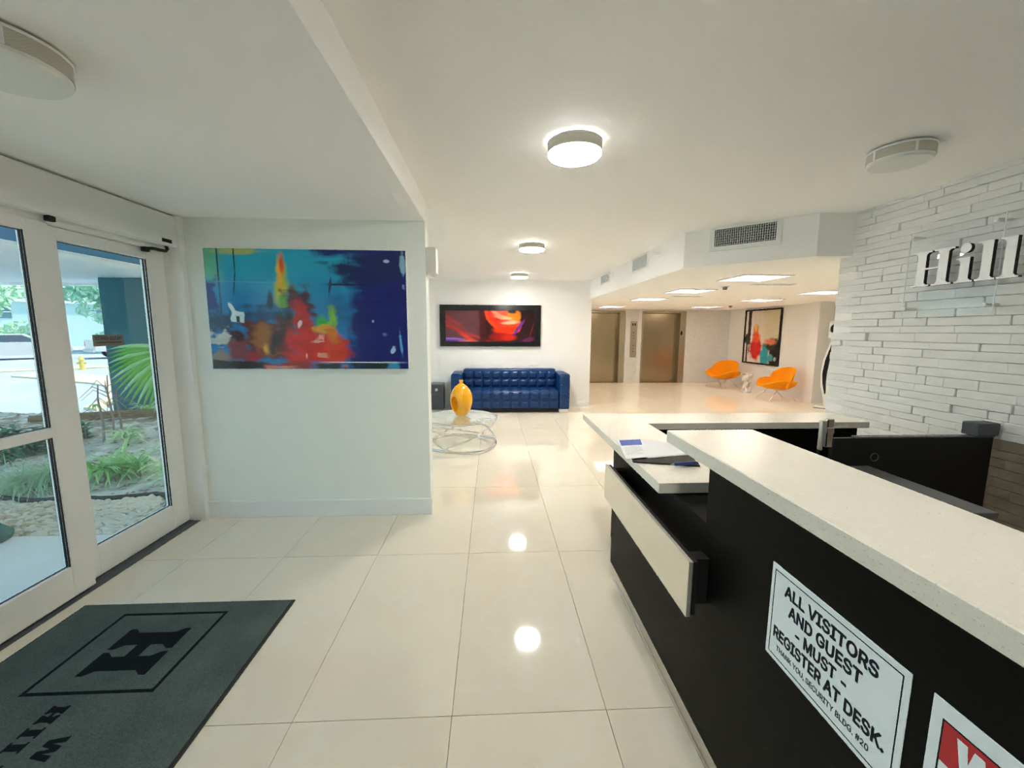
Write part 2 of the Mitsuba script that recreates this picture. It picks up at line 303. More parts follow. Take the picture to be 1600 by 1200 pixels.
def lathe(prof, n=40, at=(0, 0, 0)):
    """Revolves (radius, z) points, listed bottom to top on the outside, about z."""
    prof = np.asarray(prof, float)
    ang = np.arange(n) * 2 * PI / n
    v = np.stack([prof[:, None, 0] * np.cos(ang), prof[:, None, 0] * np.sin(ang), np.broadcast_to(prof[:, None, 1], (len(prof), n))], -1).reshape(-1, 3)
    f = []
    for i in range(len(prof) - 1):
        for j in range(n):
            j2 = (j + 1) % n
            f += [[i * n + j, i * n + j2, (i + 1) * n + j2], [i * n + j, (i + 1) * n + j2, (i + 1) * n + j]]
    m = trimesh.Trimesh(v, np.array(f), process=False)
    m.update_faces(m.nondegenerate_faces())
    m.apply_translation(at)
    return m

def extrude(poly, h, basis=None, origin=(0, 0, 0)):
    """A shapely polygon as a prism; basis = (x axis, y axis, extrusion axis) in the world."""
    gs = getattr(poly, 'geoms', [poly])
    m = cat([trimesh.creation.extrude_polygon(g, h, engine='earcut') for g in gs])
    return place(m, basis, origin)

def place(m, basis, origin):
    if basis is not None:
        A = np.eye(4)
        A[:3, :3] = np.array(basis, float).T
        A[:3, 3] = origin
        m.apply_transform(A)
    else:
        m.apply_translation(origin)
    return m

def rotz(m, deg, about=(0, 0, 0)):
    m.apply_transform(trimesh.transformations.rotation_matrix(math.radians(deg), [0, 0, 1], about))
    return m

# ------------------------------------------------------------------ scene tree helpers
used = {}
def numbered(name):
    k = used.get(name, -1) + 1
    used[name] = k
    return name if k == 0 else '%s_%03d' % (name, k)

def obj(name, mesh, material, parent=None, smooth=False, label=None, kind=None, **more):
    key = numbered(name if parent is None else parent + '__' + name)
    scene[key] = mikit.ply(mesh, M(material), smooth, **more)
    if label or kind:
        labels[key] = {}
        if label: labels[key]['label'] = label
        if kind: labels[key]['kind'] = kind
    return key

def ref(name, plyd, parent=None, to=None, material=None):
    key = numbered(name if parent is None else parent + '__' + name)
    d = dict(plyd)
    if to is not None: d['to_world'] = to
    if material: d['bsdf'] = {'type': 'ref', 'id': M(material)}
    scene[key] = d
    return key

def thing(name, label, category, group=None):
    key = numbered(name)
    labels[key] = {'label': label, 'category': category}
    if group: labels[key]['group'] = group
    return key

def struct(name, mesh, material, smooth=False):
    return obj(name, mesh, material, None, smooth, kind='structure')

def struct_root(name):
    key = numbered(name)
    labels[key] = {'kind': 'structure'}
    return key

# ================================================================== THE ROOM
ZC, ZE, ZL = 2.56, 2.392, 2.20       # main ceiling, entry ceiling, elevator lobby ceiling
XD, XR, YB, YP, YL, YE, XH = -2.42, 3.10, -3.0, 3.34, 8.32, 12.12, 7.15

# floor: base and large polished tiles
FL = struct('floor', box(-2.62, 9.2, -3.1, 12.4, -0.16, -0.008), 'grout')
rooms = [(-2.40, 3.08, -2.2, 8.32), (2.02, 8.9, 3.62, 12.12), (3.08, 3.11, 3.6, 3.62)]
for i in range(-5, 16):
    for j in range(-4, 8):
        x0, x1 = -0.165 + i * 0.633, -0.165 + (i + 1) * 0.633
        y0, y1 = 2.70 + (j - 0) * 1.2225, 2.70 + (j + 1) * 1.2225
        pieces = [sbox(max(x0, a), max(y0, c), min(x1, b), min(y1, d)) for a, b, c, d in rooms[:2] if min(x1, b) > max(x0, a) + 0.02 and min(y1, d) > max(y0, c) + 0.02]
        if not pieces: continue
        g = unary_union(pieces).buffer(-0.0016, join_style=2)
        for q in getattr(g, 'geoms', [g]):
            if q.is_empty: continue
            m = trimesh.creation.extrude_polygon(q, 0.012, engine='earcut')
            m.apply_translation((0, 0, -0.012))
            obj('tile', m, 'tile', FL)

# door wall with the entrance opening and the lounge window behind the partition
WL = cat(box(-2.60, XD, 3.30, 3.8, 0, ZC), box(-2.60, XD, 8.0, YL + 0.2, 0, ZC), box(-2.60, XD, 3.8, 8.0, 2.42, ZC),
         box(-2.60, XD, -3.0, 3.30, 2.16, ZC), box(-2.60, XD, -3.0, -0.9, 0, 2.16))
struct('wall_left', WL, 'paint')
struct('wall_front', box(-2.6, 3.3, -3.15, -3.0, 0, ZC + 0.1), 'paint')
struct('wall_entry', box(XD, -0.523, YP, 3.50, 0, ZC), 'paint')
struct('wall_lounge', cat(box(-2.6, 2.02, YL, YL + 0.16, 0, ZC), box(1.90, 2.02, YL + 0.16, YE, 0, ZC)), 'paint_back')
struct('wall_hall', cat(box(3.10, 9.2, 3.42, 3.60, 0, ZC), box(9.0, 9.2, 3.6, 12.3, 0, ZC)), 'paint_back')
struct('ceiling', cat(box(-2.62, 3.4, -3.15, 4.5, ZC, ZC + 0.12), box(-2.62, 2.1, 4.5, YL + 0.2, ZC, ZC + 0.12)), 'ceiling')
struct('ceiling_entry', box(XD - 0.1, -0.523, -3.0, YP, ZE, ZC), 'ceiling')
sof = Polygon([(1.98, YL), (1.98, 4.26), (2.79, 3.50), (3.10, 3.48), (3.10, 3.62), (9.0, 3.62), (9.0, YE + 0.1), (1.98, YE + 0.1)])
struct('ceiling_elevator', extrude(sof, ZC - ZL, None, (0, 0, ZL)), 'ceiling')
# right-hand wall of the elevator lobby, with its pilaster and the passage beyond
struct('wall_elevator_side', cat(box(XH, XH + 0.15, 8.75, YE, 0, ZL), box(6.98, 7.30, 8.50, 8.75, 0, ZL)), 'paint_back')
struct('wall_passage', box(7.30, 9.0, 9.3, 9.45, 0, ZL), 'paint_back')
# elevator wall with two openings
EV = [(2.55, 3.80), (4.50, 5.64)]
DH = 2.10
ew = [box(2.02, EV[0][0], YE, YE + 0.3, 0, ZL), box(EV[0][1], EV[1][0], YE, YE + 0.3, 0, ZL), box(EV[1][1], XH + 0.1, YE, YE + 0.3, 0, ZL)]
ew += [box(a, b, YE, YE + 0.3, DH, ZL) for a, b in EV]
WE = struct('wall_elevator', cat(ew), 'paint_back')
st = []
for k in range(34):
    z0 = 0.004 + k * 0.0645
    for a, b in ((2.02, EV[0][0] - 0.17), (EV[0][1] + 0.17, EV[1][0] - 0.14), (EV[1][1] + 0.17, XH)):
        x = a
        while x < b - 0.02:
            w = min(rng.uniform(0.18, 0.5), b - x)
            st.append(box(x + 0.002, x + w - 0.002, YE - rng.uniform(0.012, 0.03), YE, z0, z0 + 0.062))
            x += w
obj('stone', cat(st), 'stone_far', WE, kind='stuff')

# stacked-stone wall on the right, stone by stone where the camera sees it
WR = struct('wall_right', box(XR + 0.03, XR + 0.28, -3.0, 3.58, 0, ZC), 'stone_backing')
near, rest = [], []
z = 0.0
while z < ZC - 0.004:
    hh = min(rng.choice([0.05, 0.055, 0.06, 0.066]), ZC - z)
    y = 3.60
    while y > -2.9:
        w = rng.uniform(0.10, 0.42)
        y2 = max(y - w, -3.0)
        pr = rng.uniform(-0.002, 0.008) + (0.009 if rng.random() < 0.12 else 0)
        m = cbox(XR - pr, XR + 0.05, y2 + 0.0012, y - 0.0012, z + 0.001, z + hh - 0.001, 0.003)
        # split faces: tilt the front a little
        vv = m.vertices.copy()
        front = vv[:, 0] < XR + 0.02
        vv[front, 0] += rng.uniform(-0.005, 0.005) * (vv[front, 1] - y2) / w + rng.uniform(-0.003, 0.003) * (vv[front, 2] - z) / hh
        m.vertices = vv
        area_seen = (y > 2.02 and z > 0.55)
        (near if area_seen else rest).append(((y + y2) / 2, m))
        y = y2
    z += hh
def is_brown(m):  # low stones at the desk end of the wall take the brown tone
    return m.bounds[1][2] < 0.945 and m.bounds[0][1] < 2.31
near.sort(key=lambda t: -t[0])
for _, m in near[:300]: obj('stone', m, 'stone_brown' if is_brown(m) else 'stone', WR)
far_ = [m for _, m in near[300:] + rest]
brown_ = [m for m in far_ if is_brown(m)]
obj('stonework', cat([m for m in far_ if not is_brown(m)]), 'stone', WR, kind='stuff')
obj('stonework', cat(brown_), 'stone_brown', WR, kind='stuff', label='darker brown stones low on the wall behind the desk')

struct('window_1', cat(*[box(-2.54, -2.48, y - 0.03, y + 0.03, 0.0, 2.42) for y in (3.83, 5.2, 6.6, 7.97)], box(-2.54, -2.48, 3.8, 8.0, 2.36, 2.42), box(-2.54, -2.48, 3.8, 8.0, 0.0, 0.06)), 'door_white')
# baseboards
struct('baseboard_entry', cbox(-2.34, -0.508, YP - 0.016, YP, 0, 0.143, 0.003), 'trim')
struct('baseboard_lounge', cbox(-2.40, 2.02, YL - 0.012, YL, 0, 0.09, 0.003), 'trim')
struct('baseboard_hall', cbox(XH - 0.012, XH, 8.75, YE, 0, 0.09, 0.003), 'trim')
struct('trim_1', cbox(-2.50, -2.335, 3.285, YP, 0, ZE, 0.004), 'door_white')      # door jamb post in the corner
struct('trim_2', cat(cbox(-2.56, -2.38, -0.8, 3.31, 0.0, 0.004, 0.001), cbox(-2.495, -2.435, -0.8, 3.30, 0.0, 0.008, 0.001)), 'dark_grey')    # sliding track

# ================================================================== ENTRANCE
def leaf(name, x0, x1, y0, y1, z0, z1, stile, top, bottom, mid=None):
    d = struct_root(name)
    obj('stile', cbox(x0, x1, y0, y0 + stile, z0, z1), 'door_white', d)
    obj('stile', cbox(x0, x1, y1 - stile, y1, z0, z1), 'door_white', d)
    a, b = y0 + stile, y1 - stile
    obj('top_rail', cbox(x0, x1, a, b, z1 - top, z1), 'door_white', d)
    obj('bottom_rail', cbox(x0, x1, a, b, z0, z0 + bottom), 'door_white', d)
    spans = [(z0 + bottom, z1 - top)]
    if mid:
        obj('mid_rail', cbox(x0, x1, a, b, mid[0], mid[1]), 'door_white', d)
        spans = [(z0 + bottom, mid[0]), (mid[1], z1 - top)]
    xm = (x0 + x1) / 2
    for u, v in spans:
        for xa, xb in ((xm - 0.005, xm + 0.004), (x1 - 0.011, x1 - 0.004)):
            obj('gasket', box(xa, xb, b - 0.0045, b, u, v), 'black', d)
        obj('gasket', box(xm - 0.004, xm + 0.006, a, b, u, u + 0.004), 'dark_grey', d)
        obj('gasket', box(xm - 0.004, xm + 0.006, a, b, v - 0.004, v), 'dark_grey', d)
        obj('pane', trimesh.Trimesh([[xm, a, u], [xm, b, u], [xm, b, v], [xm, a, v]], [[0, 1, 2], [0, 2, 3]]), 'pane', d)
    return d

leaf('door_1', -2.51, -2.46, 2.36, 3.283, 0.012, 2.12, 0.16, 0.075, 0.19)
leaf('door_2', -2.455, -2.41, 1.15, 2.432, 0.012, 2.121, 0.125, 0.065, 0.185, (0.955, 1.012))
leaf('door_3', -2.455, -2.41, -0.12, 1.145, 0.012, 2.121, 0.125, 0.065, 0.185, (0.955, 1.012))
leaf('door_4', -2.51, -2.46, -0.88, -0.02, 0.012, 2.12, 0.16, 0.075, 0.19)

op = thing('door_operator', 'long white box of the automatic door operator above the glass entrance doors', 'door operator')
obj('cover', cbox(-2.418, -2.36, -0.9, 3.30, 2.155, ZE - 0.012, 0.006), 'door_white', op)
obj('name_badge', box(-2.3585, -2.357, 3.15, 3.24, 2.175, 2.20), 'black', op, label='small black badge on the end of the box')
obj('roller_guide', cat(cbox(-2.405, -2.375, 2.405, 2.445, 2.126, 2.154, 0.003)), 'black', op, label='black roller guide under the box')
arm = tube([(-2.44, 3.10, 2.115), (-2.40, 3.115, 2.118), (-2.385, 3.16, 2.115), (-2.385, 3.21, 2.118), (-2.39, 3.235, 2.14), (-2.40, 3.23, 2.158)], 0.011, 8)
obj('arm', cat(arm, rbox(-2.455, -2.415, 3.07, 3.115, 2.09, 2.125, 0.01)), 'black', op, smooth=50, label='small curved black arm')

sk = thing('door_sticker', 'grey STAND CLEAR sticker on the glass of the right door leaf', 'sticker')
xs = -2.4845 + 0.0012
obj('backing', box(xs - 0.0008, xs, 2.68, 2.895, 1.441, 1.513), 'sticker', sk)
B_IN = ((0, 1, 0), (0, 0, 1), (1, 0, 0))        # lettering on a plane that faces +x
tm = meshkit.text_mesh('STAND CLEAR', 0.0225, 0.0006, True)
tm.apply_scale((0.186 / tm.extents[0], 1, 1))
obj('lettering', place(tm, B_IN, (xs, 2.693, 1.480)), 'sticker_text', sk)
obj('small_print', cat([box(xs, xs + 0.0006, 2.70 + 0.0165 * k, 2.70 + 0.0165 * k + 0.013, 1.460, 1.468) for k in range(11)]), 'sticker_text', sk)

struct('trim_3', box(-2.53, -2.425, -0.9, 3.285, 2.122, 2.162), 'door_white')     # door track above the leaves

# walk-off mat
fm = thing('floor_mat', 'dark green-grey entrance mat with a black framed H on the beige tiles', 'mat')
MX0, MX1, MY0, MY1 = -2.292, -1.135, 0.42, 2.235
obj('edge', cbox(MX0, MX1, MY0, MY1, 0.0, 0.006, 0.002), 'rubber', fm, label='black rubber edge')
obj('pile', cbox(MX0 + 0.012, MX1 - 0.016, MY0 + 0.015, MY1 - 0.006, 0.004, 0.0105, 0.002), 'carpet', fm)
FX0, FX1, FY0, FY1 = -2.00, -1.452, 1.635, 2.143
fr = Polygon([(FX0, FY0), (FX1, FY0), (FX1, FY1), (FX0, FY1)]).difference(sbox(FX0 + 0.016, FY0 + 0.016, FX1 - 0.016, FY1 - 0.016))
obj('logo_frame', extrude(fr, 0.0006, None, (0, 0, 0.0105)), 'carpet_black', fm)

def bracket_H(w, h, stem, hair, bar, spread):
    """A slab capital H with bracketed serifs in x 0..w, y 0..h."""
    parts = []
    for x in (w * 0.24, w * 0.76):
        parts.append(sbox(x - stem / 2, 0, x + stem / 2, h))
        for yb, s in ((0, 1), (h, -1)):
            parts.append(Polygon([(x - spread / 2, yb), (x + spread / 2, yb), (x + spread / 2, yb + s * hair), (x + stem / 2, yb + s * hair * 2.2), (x - stem / 2, yb + s * hair * 2.2), (x - spread / 2, yb + s * hair)]))
    parts.append(sbox(w * 0.24, h / 2 - bar / 2, w * 0.76, h / 2 + bar / 2))
    return unary_union(parts)

B_MAT = ((0, -1, 0), (1, 0, 0), (0, 0, 1))
obj('logo_letter', extrude(bracket_H(0.30, 0.30, 0.082, 0.028, 0.062, 0.136), 0.0007, B_MAT, (-1.862, 2.025, 0.0105)), 'carpet_black', fm)
def slab(ch):
    """Bold slab letters of unit height."""
    if ch == 'H': return affinity.scale(bracket_H(1.0, 1.0, 0.30, 0.13, 0.17, 0.46), 1.0, 1.0, origin=(0, 0)), 1.0
    st = [sbox(0.10, 0, 0.42, 1), sbox(0, 0, 0.52, 0.13), sbox(0, 0.87, 0.52, 1)]
    if ch == 'I': return unary_union(st), 0.52
    if ch == 'L': return unary_union(st + [sbox(0.1, 0, 0.86, 0.13), Polygon([(0.62, 0), (0.86, 0), (0.86, 0.42), (0.78, 0.42)])]), 0.86
    return affinity.scale(Polygon([(0, 1), (0.24, 1), (0.30, 0.42), (0.40, 1), (0.62, 1), (0.72, 0.42), (0.78, 1), (1.02, 1), (0.86, 0), (0.62, 0), (0.51, 0.56), (0.40, 0), (0.16, 0)]), 1.15, 1, origin=(0, 0)), 1.2
for txt, x, y in (('HILL', -1.803, 1.585), ('W', -1.672, 1.450)):
    for ch in txt:
        poly, wd = slab(ch)
        obj('letter', extrude(affinity.scale(poly, 0.082, 0.070, origin=(0, 0)), 0.0007, B_MAT, (x, y, 0.0105)), 'carpet_black', fm)
        y -= 0.082 * wd + 0.014

# painting on the entry wall
cv = thing('abstract_painting', 'unframed blue, red and yellow abstract painting on the entry wall beside the glass doors', 'painting')
obj('canvas', cbox(P1[0], P1[1], 3.303, YP - 0.002, P1[2], P1[3], 0.002), 'paper', cv)
obj('painted_face', trimesh.Trimesh([[P1[0], 3.3022, P1[2]], [P1[1], 3.3022, P1[2]], [P1[1], 3.3022, P1[3]], [P1[0], 3.3022, P1[3]]], [[0, 1, 2], [0, 2, 3]]), 'painting_blue', cv)

# wall sconce on the end of the partition
sc = thing('wall_sconce', 'small pale box sconce on the end of the partition wall', 'wall lamp')
prof = Polygon([(0, 0), (0.045, -0.012), (0.072, 0.012), (0.072, 0.205), (0, 0.205)])
obj('shade', extrude(prof, 0.14, ((1, 0, 0), (0, 0, 1), (0, -1, 0)), (-0.515, 3.49, 1.995)), 'sconce', sc)
obj('back_plate', cbox(-0.523, -0.513, 3.355, 3.485, 2.02, 2.18, 0.003), 'trim', sc)

# ================================================================== CEILING LAMPS
def round_lamp(x, y, z, r, lit, label, power=1.0):
    t = thing('ceiling_lamp', label, 'ceiling lamp')
    LAMP_ = LAMP * power
    h = 0.085
    obj('base', lathe([(0, z - 0.02), (r * 0.86, z - 0.02), (r * 0.86, z), (0, z)], 48, (x, y, 0)), 'trim', t, smooth=40)
    rim = lathe([(r - 0.004, z - h + 0.02), (r, z - h + 0.02), (r, z - 0.016), (r - 0.004, z - 0.016), (r - 0.004, z - h + 0.02)], 64, (x, y, 0))
    obj('rim', rim, 'rim', t, smooth=40, label='perforated metal rim')
    ring = lathe([(r + 0.0015, z - 0.018), (r + 0.003, z - 0.014), (r + 0.003, z - 0.010), (r - 0.006, z - 0.010), (r - 0.006, z - 0.018), (r + 0.0015, z - 0.018)], 64, (x, y, 0))
    obj('ring', ring, 'trim', t, smooth=40)
    if not lit:
        for k in range(5):
            a = 2 * PI * k / 5 + 0.6
            p = rotz(box(r - 0.001, r + 0.0018, -0.006, 0.006, z - h + 0.02, z - 0.016), math.degrees(a))
            p.apply_translation((x, y, 0))
            obj('post', p, 'trim', t)
    dp = [(0, z - h), (r * 0.80, z - h), (r * 0.93, z - h + 0.003), (r * 0.975, z - h + 0.010), (r * 0.985, z - h + 0.021)]
    key = obj('diffuser', lathe(dp, 64, (x, y, 0)), 'diffuser_off', t, smooth=35)
    if lit:
        scene[key]['emitter'] = {'type': 'area', 'radiance': rgb(LAMP_, LAMP_ * 0.97, LAMP_ * 0.92)}
        gl = lathe([(r * 0.90, z - 0.0155), (r * 0.90, z - 0.002)], 48, (x, y, 0))
        key = obj('glow_band', gl, 'diffuser_off', t, label='lit gap between rim and ceiling')
        scene[key]['emitter'] = {'type': 'area', 'radiance': rgb(LAMP_ * 0.5, LAMP_ * 0.48, LAMP_ * 0.45)}
    return t

round_lamp(0.445, 2.32, ZC, 0.145, True, 'lit round flush ceiling lamp, nearest of the three that run towards the lounge')
round_lamp(0.465, 4.92, ZC, 0.15, True, 'lit round flush ceiling lamp, middle of the three that run towards the lounge', 1.8)
round_lamp(0.485, 7.40, ZC, 0.15, True, 'lit round flush ceiling lamp, farthest of the three, nearest the lounge wall', 1.8)
round_lamp(0.425, -0.28, ZC, 0.145, True, 'added lit round ceiling lamp, out of view above the near end of the desk', 1.0)  # extra lamp out of view, added to brighten the counter and signs
round_lamp(2.26, 2.30, ZC, 0.145, False, 'unlit round flush ceiling lamp above the stacked-stone wall sign')
round_lamp(-1.475, 1.40, ZE, 0.165, False, 'unlit round flush ceiling lamp on the low entry ceiling by the doors')

# ================================================================== SOFFIT: GRILLE, VENTS, SPRINKLERS
A, Bp = np.array([1.98, 4.26, 0]), np.array([2.79, 3.50, 0])
ex = (Bp - A) / np.linalg.norm(Bp - A)
en = np.array([ex[1], -ex[0], 0.0]); en = -en if en @ np.array([0, -1, 0]) < 0 else en
def on_diag(m, s, z):           # local x along the face, y up, z outward
    return place(m, (ex, (0, 0, 1), en), A + ex * s + np.array([0, 0, z]))
gr = thing('air_grille', 'white air grille with black openings on the angled soffit', 'air vent')
L0, L1 = 0.275, 0.815
gw, gh = L1 - L0, 0.185
fr = sbox(-0.03, -0.028, gw + 0.03, gh + 0.028).difference(sbox(0.012, 0.012, gw - 0.012, gh - 0.012))
obj('frame', on_diag(extrude(fr, 0.014), L0, 2.363), 'vent_white', gr)
obj('duct', on_diag(box(0, gw, 0, gh, 0.0005, 0.002), L0, 2.363), 'black', gr, label='black duct behind the vanes')
for k in range(27):
    xk = 0.015 + (gw - 0.03) * (k + 0.5) / 27
    obj('vane', on_diag(box(xk - 0.0022, xk + 0.0022, 0.01, gh - 0.01, 0.004, 0.012), L0, 2.363), 'vent_white', gr)
for k in range(7):
    zk = 0.012 + (gh - 0.024) * (k + 0.5) / 7
    obj('blade', on_diag(box(0.01, gw - 0.01, zk - 0.0015, zk + 0.0015, 0.003, 0.006), L0, 2.363), 'vent_white', gr)
obj('damper', on_diag(box(gw / 2 - 0.004, gw / 2 + 0.004, 0.005, gh - 0.005, 0.004, 0.013), L0, 2.363), 'vent_grey', gr)

for (y0, y1, z0, z1, lab) in ((5.27, 5.80, 2.378, 2.535, 'small grey wall vent on the soffit, nearer of the two'), (6.99, 7.48, 2.395, 2.525, 'small grey wall vent on the soffit, farther of the two')):
    t = thing('wall_vent', lab, 'air vent')
    fr = sbox(y0 - 0.03, z0 - 0.02, y1 + 0.03, z1 + 0.02).difference(sbox(y0, z0, y1, z1))
    Bv = ((0, 1, 0), (0, 0, 1), (1, 0, 0))
    obj('frame', extrude(fr, 0.012, Bv, (1.968, 0, 0)), 'vent_white', t)
    obj('louvre', cat([box(1.970, 1.979, y0, y1, z0 + (z1 - z0) * k / 9 + 0.002, z0 + (z1 - z0) * (k + 0.75) / 9) for k in range(9)]), 'vent_grey', t)
for y, lab in ((4.90, 'small chrome sidewall sprinkler on the soffit, nearer of the two'), (6.76, 'small chrome sidewall sprinkler on the soffit, farther of the two')):
    t = thing('sprinkler', lab, 'sprinkler')
    Rm = trimesh.transformations.rotation_matrix(-PI / 2, [0, 1, 0])
    def side(prof):
        m = lathe(prof, 20); m.apply_transform(Rm); m.apply_translation((1.979, y, 2.462)); return m
    obj('rose', side([(0.0, 0.0), (0.038, 0.0), (0.034, 0.010), (0.014, 0.016), (0, 0.016)]), 'trim', t, smooth=40)
    obj('head', cat(side([(0.012, 0.012), (0.012, 0.05), (0.018, 0.055), (0.018, 0.062), (0, 0.062)]), box(1.975 - 0.085, 1.975 - 0.055, y - 0.022, y + 0.022, 2.478, 2.484),
                    tube([(1.925, y - 0.016, 2.462), (1.90, y - 0.02, 2.47), (1.889, y, 2.48)], 0.004, 6), tube([(1.925, y + 0.016, 2.462), (1.90, y + 0.02, 2.47), (1.889, y, 2.48)], 0.004, 6)), 'chrome', t, smooth=40)

# ================================================================== RECEPTION DESK
dk = thing('reception_desk', 'black laminate reception desk with a steel kick plate and a pale accent board', 'desk')
obj('body', extrude(Polygon([(-1.2, 0.10), (2.40, 0.10), (2.40, 0.885), (1.325, 0.885), (1.325, 1.0975), (-1.2, 1.0975)]), 0.27, ((0, 1, 0), (0, 0, 1), (1, 0, 0)), (0.75, 0, 0)), 'laminate', dk)
obj('kick_plate', cat(cbox(0.763, 1.0, -1.2, 2.385, 0.0, 0.10, 0.002), cbox(0.757, 0.764, -1.2, 2.385, 0.0, 0.018, 0.002)), 'steel', dk, label='brushed steel kick plate')
obj('accent_board', cbox(0.655, 0.672, 1.245, 2.262, 0.586, 0.787, 0.002), 'champagne', dk, label='long pale accent board standing off the front')
obj('board_core', cbox(0.672, 0.690, 1.25, 2.258, 0.59, 0.783, 0.001), 'black', dk)
for y in (1.29, 2.19):
    obj('stand_off', cbox(0.690, 0.752, y, y + 0.05, 0.60, 0.77, 0.002), 'black', dk)
obj('return_panel', cbox(1.02, 2.60, 2.72, 2.90, 0.0, 0.887, 0.003), 'laminate', dk)
obj('end_panel', cbox(0.90, 1.02, 2.402, 2.90, 0.0, 0.887, 0.003), 'laminate', dk)
obj('work_surface', cbox(1.02, 2.275, 1.635, 2.285, 0.72, 0.75, 0.003), 'worktop', dk, label='dark grey work surface inside the desk')
obj('work_support', cbox(2.20, 2.24, 1.66, 2.28, 0.0, 0.72, 0.002), 'black', dk)

ct = thing('raised_countertop', 'long raised speckled cream quartz countertop along the front of the desk', 'countertop')
obj('slab', cbox(0.72, 1.085, -1.3, 1.615, 1.098, 1.147, 0.003), 'quartz', ct)
lc = thing('lower_countertop', 'lower L-shaped speckled cream quartz countertop around the back of the desk', 'countertop')
Lp = Polygon([(0.685, 1.58), (1.055, 1.58), (1.055, 2.665), (2.63, 2.665), (2.63, 3.0), (0.685, 3.0)])
obj('slab', extrude(Lp, 0.043, None, (0, 0, 0.888)), 'quartz', lc)

gt = thing('desk_gate', 'low black swing gate between the back counter and the stone wall', 'gate')
obj('panel', cbox(2.05, 3.07, 2.292, 2.325, 0.04, 0.918, 0.002), 'black', gt)
obj('cap', cbox(2.19, 3.07, 2.287, 2.33, 0.918, 0.927, 0.001), 'worktop', gt)
obj('cable_ring', tube([(2.315 + 0.024 * math.cos(a), 2.289, 0.80 + 0.024 * math.sin(a)) for a in np.linspace(0, 2 * PI, 24, endpoint=False)], 0.004, 6, True), 'dark_grey', gt, smooth=True)
pb = thing('small_grey_box', 'small dark grey box on the end of the black gate by the stone wall', 'box')
obj('shell', rbox(2.93, 3.075, 2.27, 2.36, 0.928, 1.008, 0.008), 'dark_grey', pb, smooth=40)
obj('foot', box(2.95, 3.05, 2.285, 2.345, 0.9265, 0.929), 'black', pb)

# chrome stand rising behind the raised countertop
cs = thing('chrome_stand', 'small upright chrome desk stand behind the raised countertop', 'stand')
obj('plate', cbox(1.634, 1.646, 1.900, 1.925, 0.965, 1.116, 0.003), 'champagne', cs)  # warm reflection of the lobby is put into the plate colour
obj('plate', cbox(1.647, 1.682, 1.885, 1.908, 0.985, 1.128, 0.004), 'chrome', cs)
obj('clip', cbox(1.645, 1.680, 1.880, 1.890, 1.055, 1.085, 0.002), 'chrome', cs)
obj('stem', tube([(1.645, 1.925, 1.0), (1.645, 1.93, 0.757)], 0.006, 8), 'black', cs, smooth=40)
obj('foot', lathe([(0, 0.752), (0.06, 0.752), (0.055, 0.762), (0, 0.764)], 24, (1.645, 1.93, 0)), 'black', cs, smooth=40)

# papers, clipboard and pen on the lower counter
ZT = 0.9318
cb = thing('clipboard', 'black clipboard under the papers on the lower countertop', 'clipboard')
bd = Polygon([(0.705, 1.86), (0.965, 1.785), (0.985, 1.80), (1.02, 2.16), (0.76, 2.19)])
obj('board', extrude(Polygon([(0.668, 1.845), (0.958, 1.775), (1.03, 2.12), (0.75, 2.19)]), 0.006, None, (0, 0, ZT)), 'black', cb)
ps = thing('paper_sheet', 'plain white sheets lying on the black clipboard', 'paper')
obj('sheet', extrude(Polygon([(0.752, 1.885), (0.985, 1.935), (1.015, 2.14), (0.84, 2.235), (0.79, 2.21)]), 0.002, None, (0, 0, ZT + 0.0065)), 'paper', ps)
obj('sheet', rotz(extrude(Polygon([(0.765, 1.90), (0.975, 1.94), (0.995, 2.13), (0.80, 2.20)]), 0.001, None, (0, 0, ZT + 0.0088)), 2.0, (0.88, 2.05, 0)), 'paper', ps)
pf = thing('leaflet', 'white leaflet with a blue header at the left edge of the papers', 'leaflet')
Q = np.array([(0.640, 1.865), (0.757, 1.893), (0.850, 2.228), (0.705, 2.215)])
zq = ZT + 0.0105
obj('sheet', extrude(Polygon(Q), 0.0015, None, (0, 0, zq)), 'paper', pf)
def onq(a, b):      # bilinear on the leaflet
    return Q[0] * (1 - a) * (1 - b) + Q[1] * a * (1 - b) + Q[2] * a * b + Q[3] * (1 - a) * b
obj('header', extrude(Polygon([onq(0.06, 0.64), onq(0.94, 0.64), onq(0.94, 0.96), onq(0.06, 0.96)]), 0.0003, None, (0, 0, zq + 0.0015)), 'paper_blue', pf, label='blue header')
obj('text_lines', cat([extrude(Polygon([onq(0.1, b), onq(e, b), onq(e, b + 0.022), onq(0.1, b + 0.022)]), 0.0003, None, (0, 0, zq + 0.0015)) for b, e in ((0.54, 0.8), (0.47, 0.9), (0.40, 0.86), (0.33, 0.9), (0.26, 0.7), (0.19, 0.88))]), 'vent_grey', pf)
pn = thing('pen', 'blue ballpoint pen lying on the clipboard', 'pen')
pa, pb_ = np.array([0.815, 1.772, ZT + 0.0135]), np.array([0.955, 1.79, ZT + 0.0135])
dpn = pb_ - pa
obj('barrel', tube([pa + dpn * t for t in (0.13, 0.16, 0.55, 0.97, 1.0)], [0.0055, 0.0068, 0.0072, 0.0062, 0.004], 12), 'pen_blue', pn, smooth=40)
obj('tip', tube([pa, pa + dpn * 0.06, pa + dpn * 0.14], [0.001, 0.003, 0.0055], 12), 'nickel', pn, smooth=40)
obj('clip', cbox(0.905, 0.945, 1.782, 1.788, ZT + 0.020, ZT + 0.0225, 0.0006), 'pen_blue', pn)

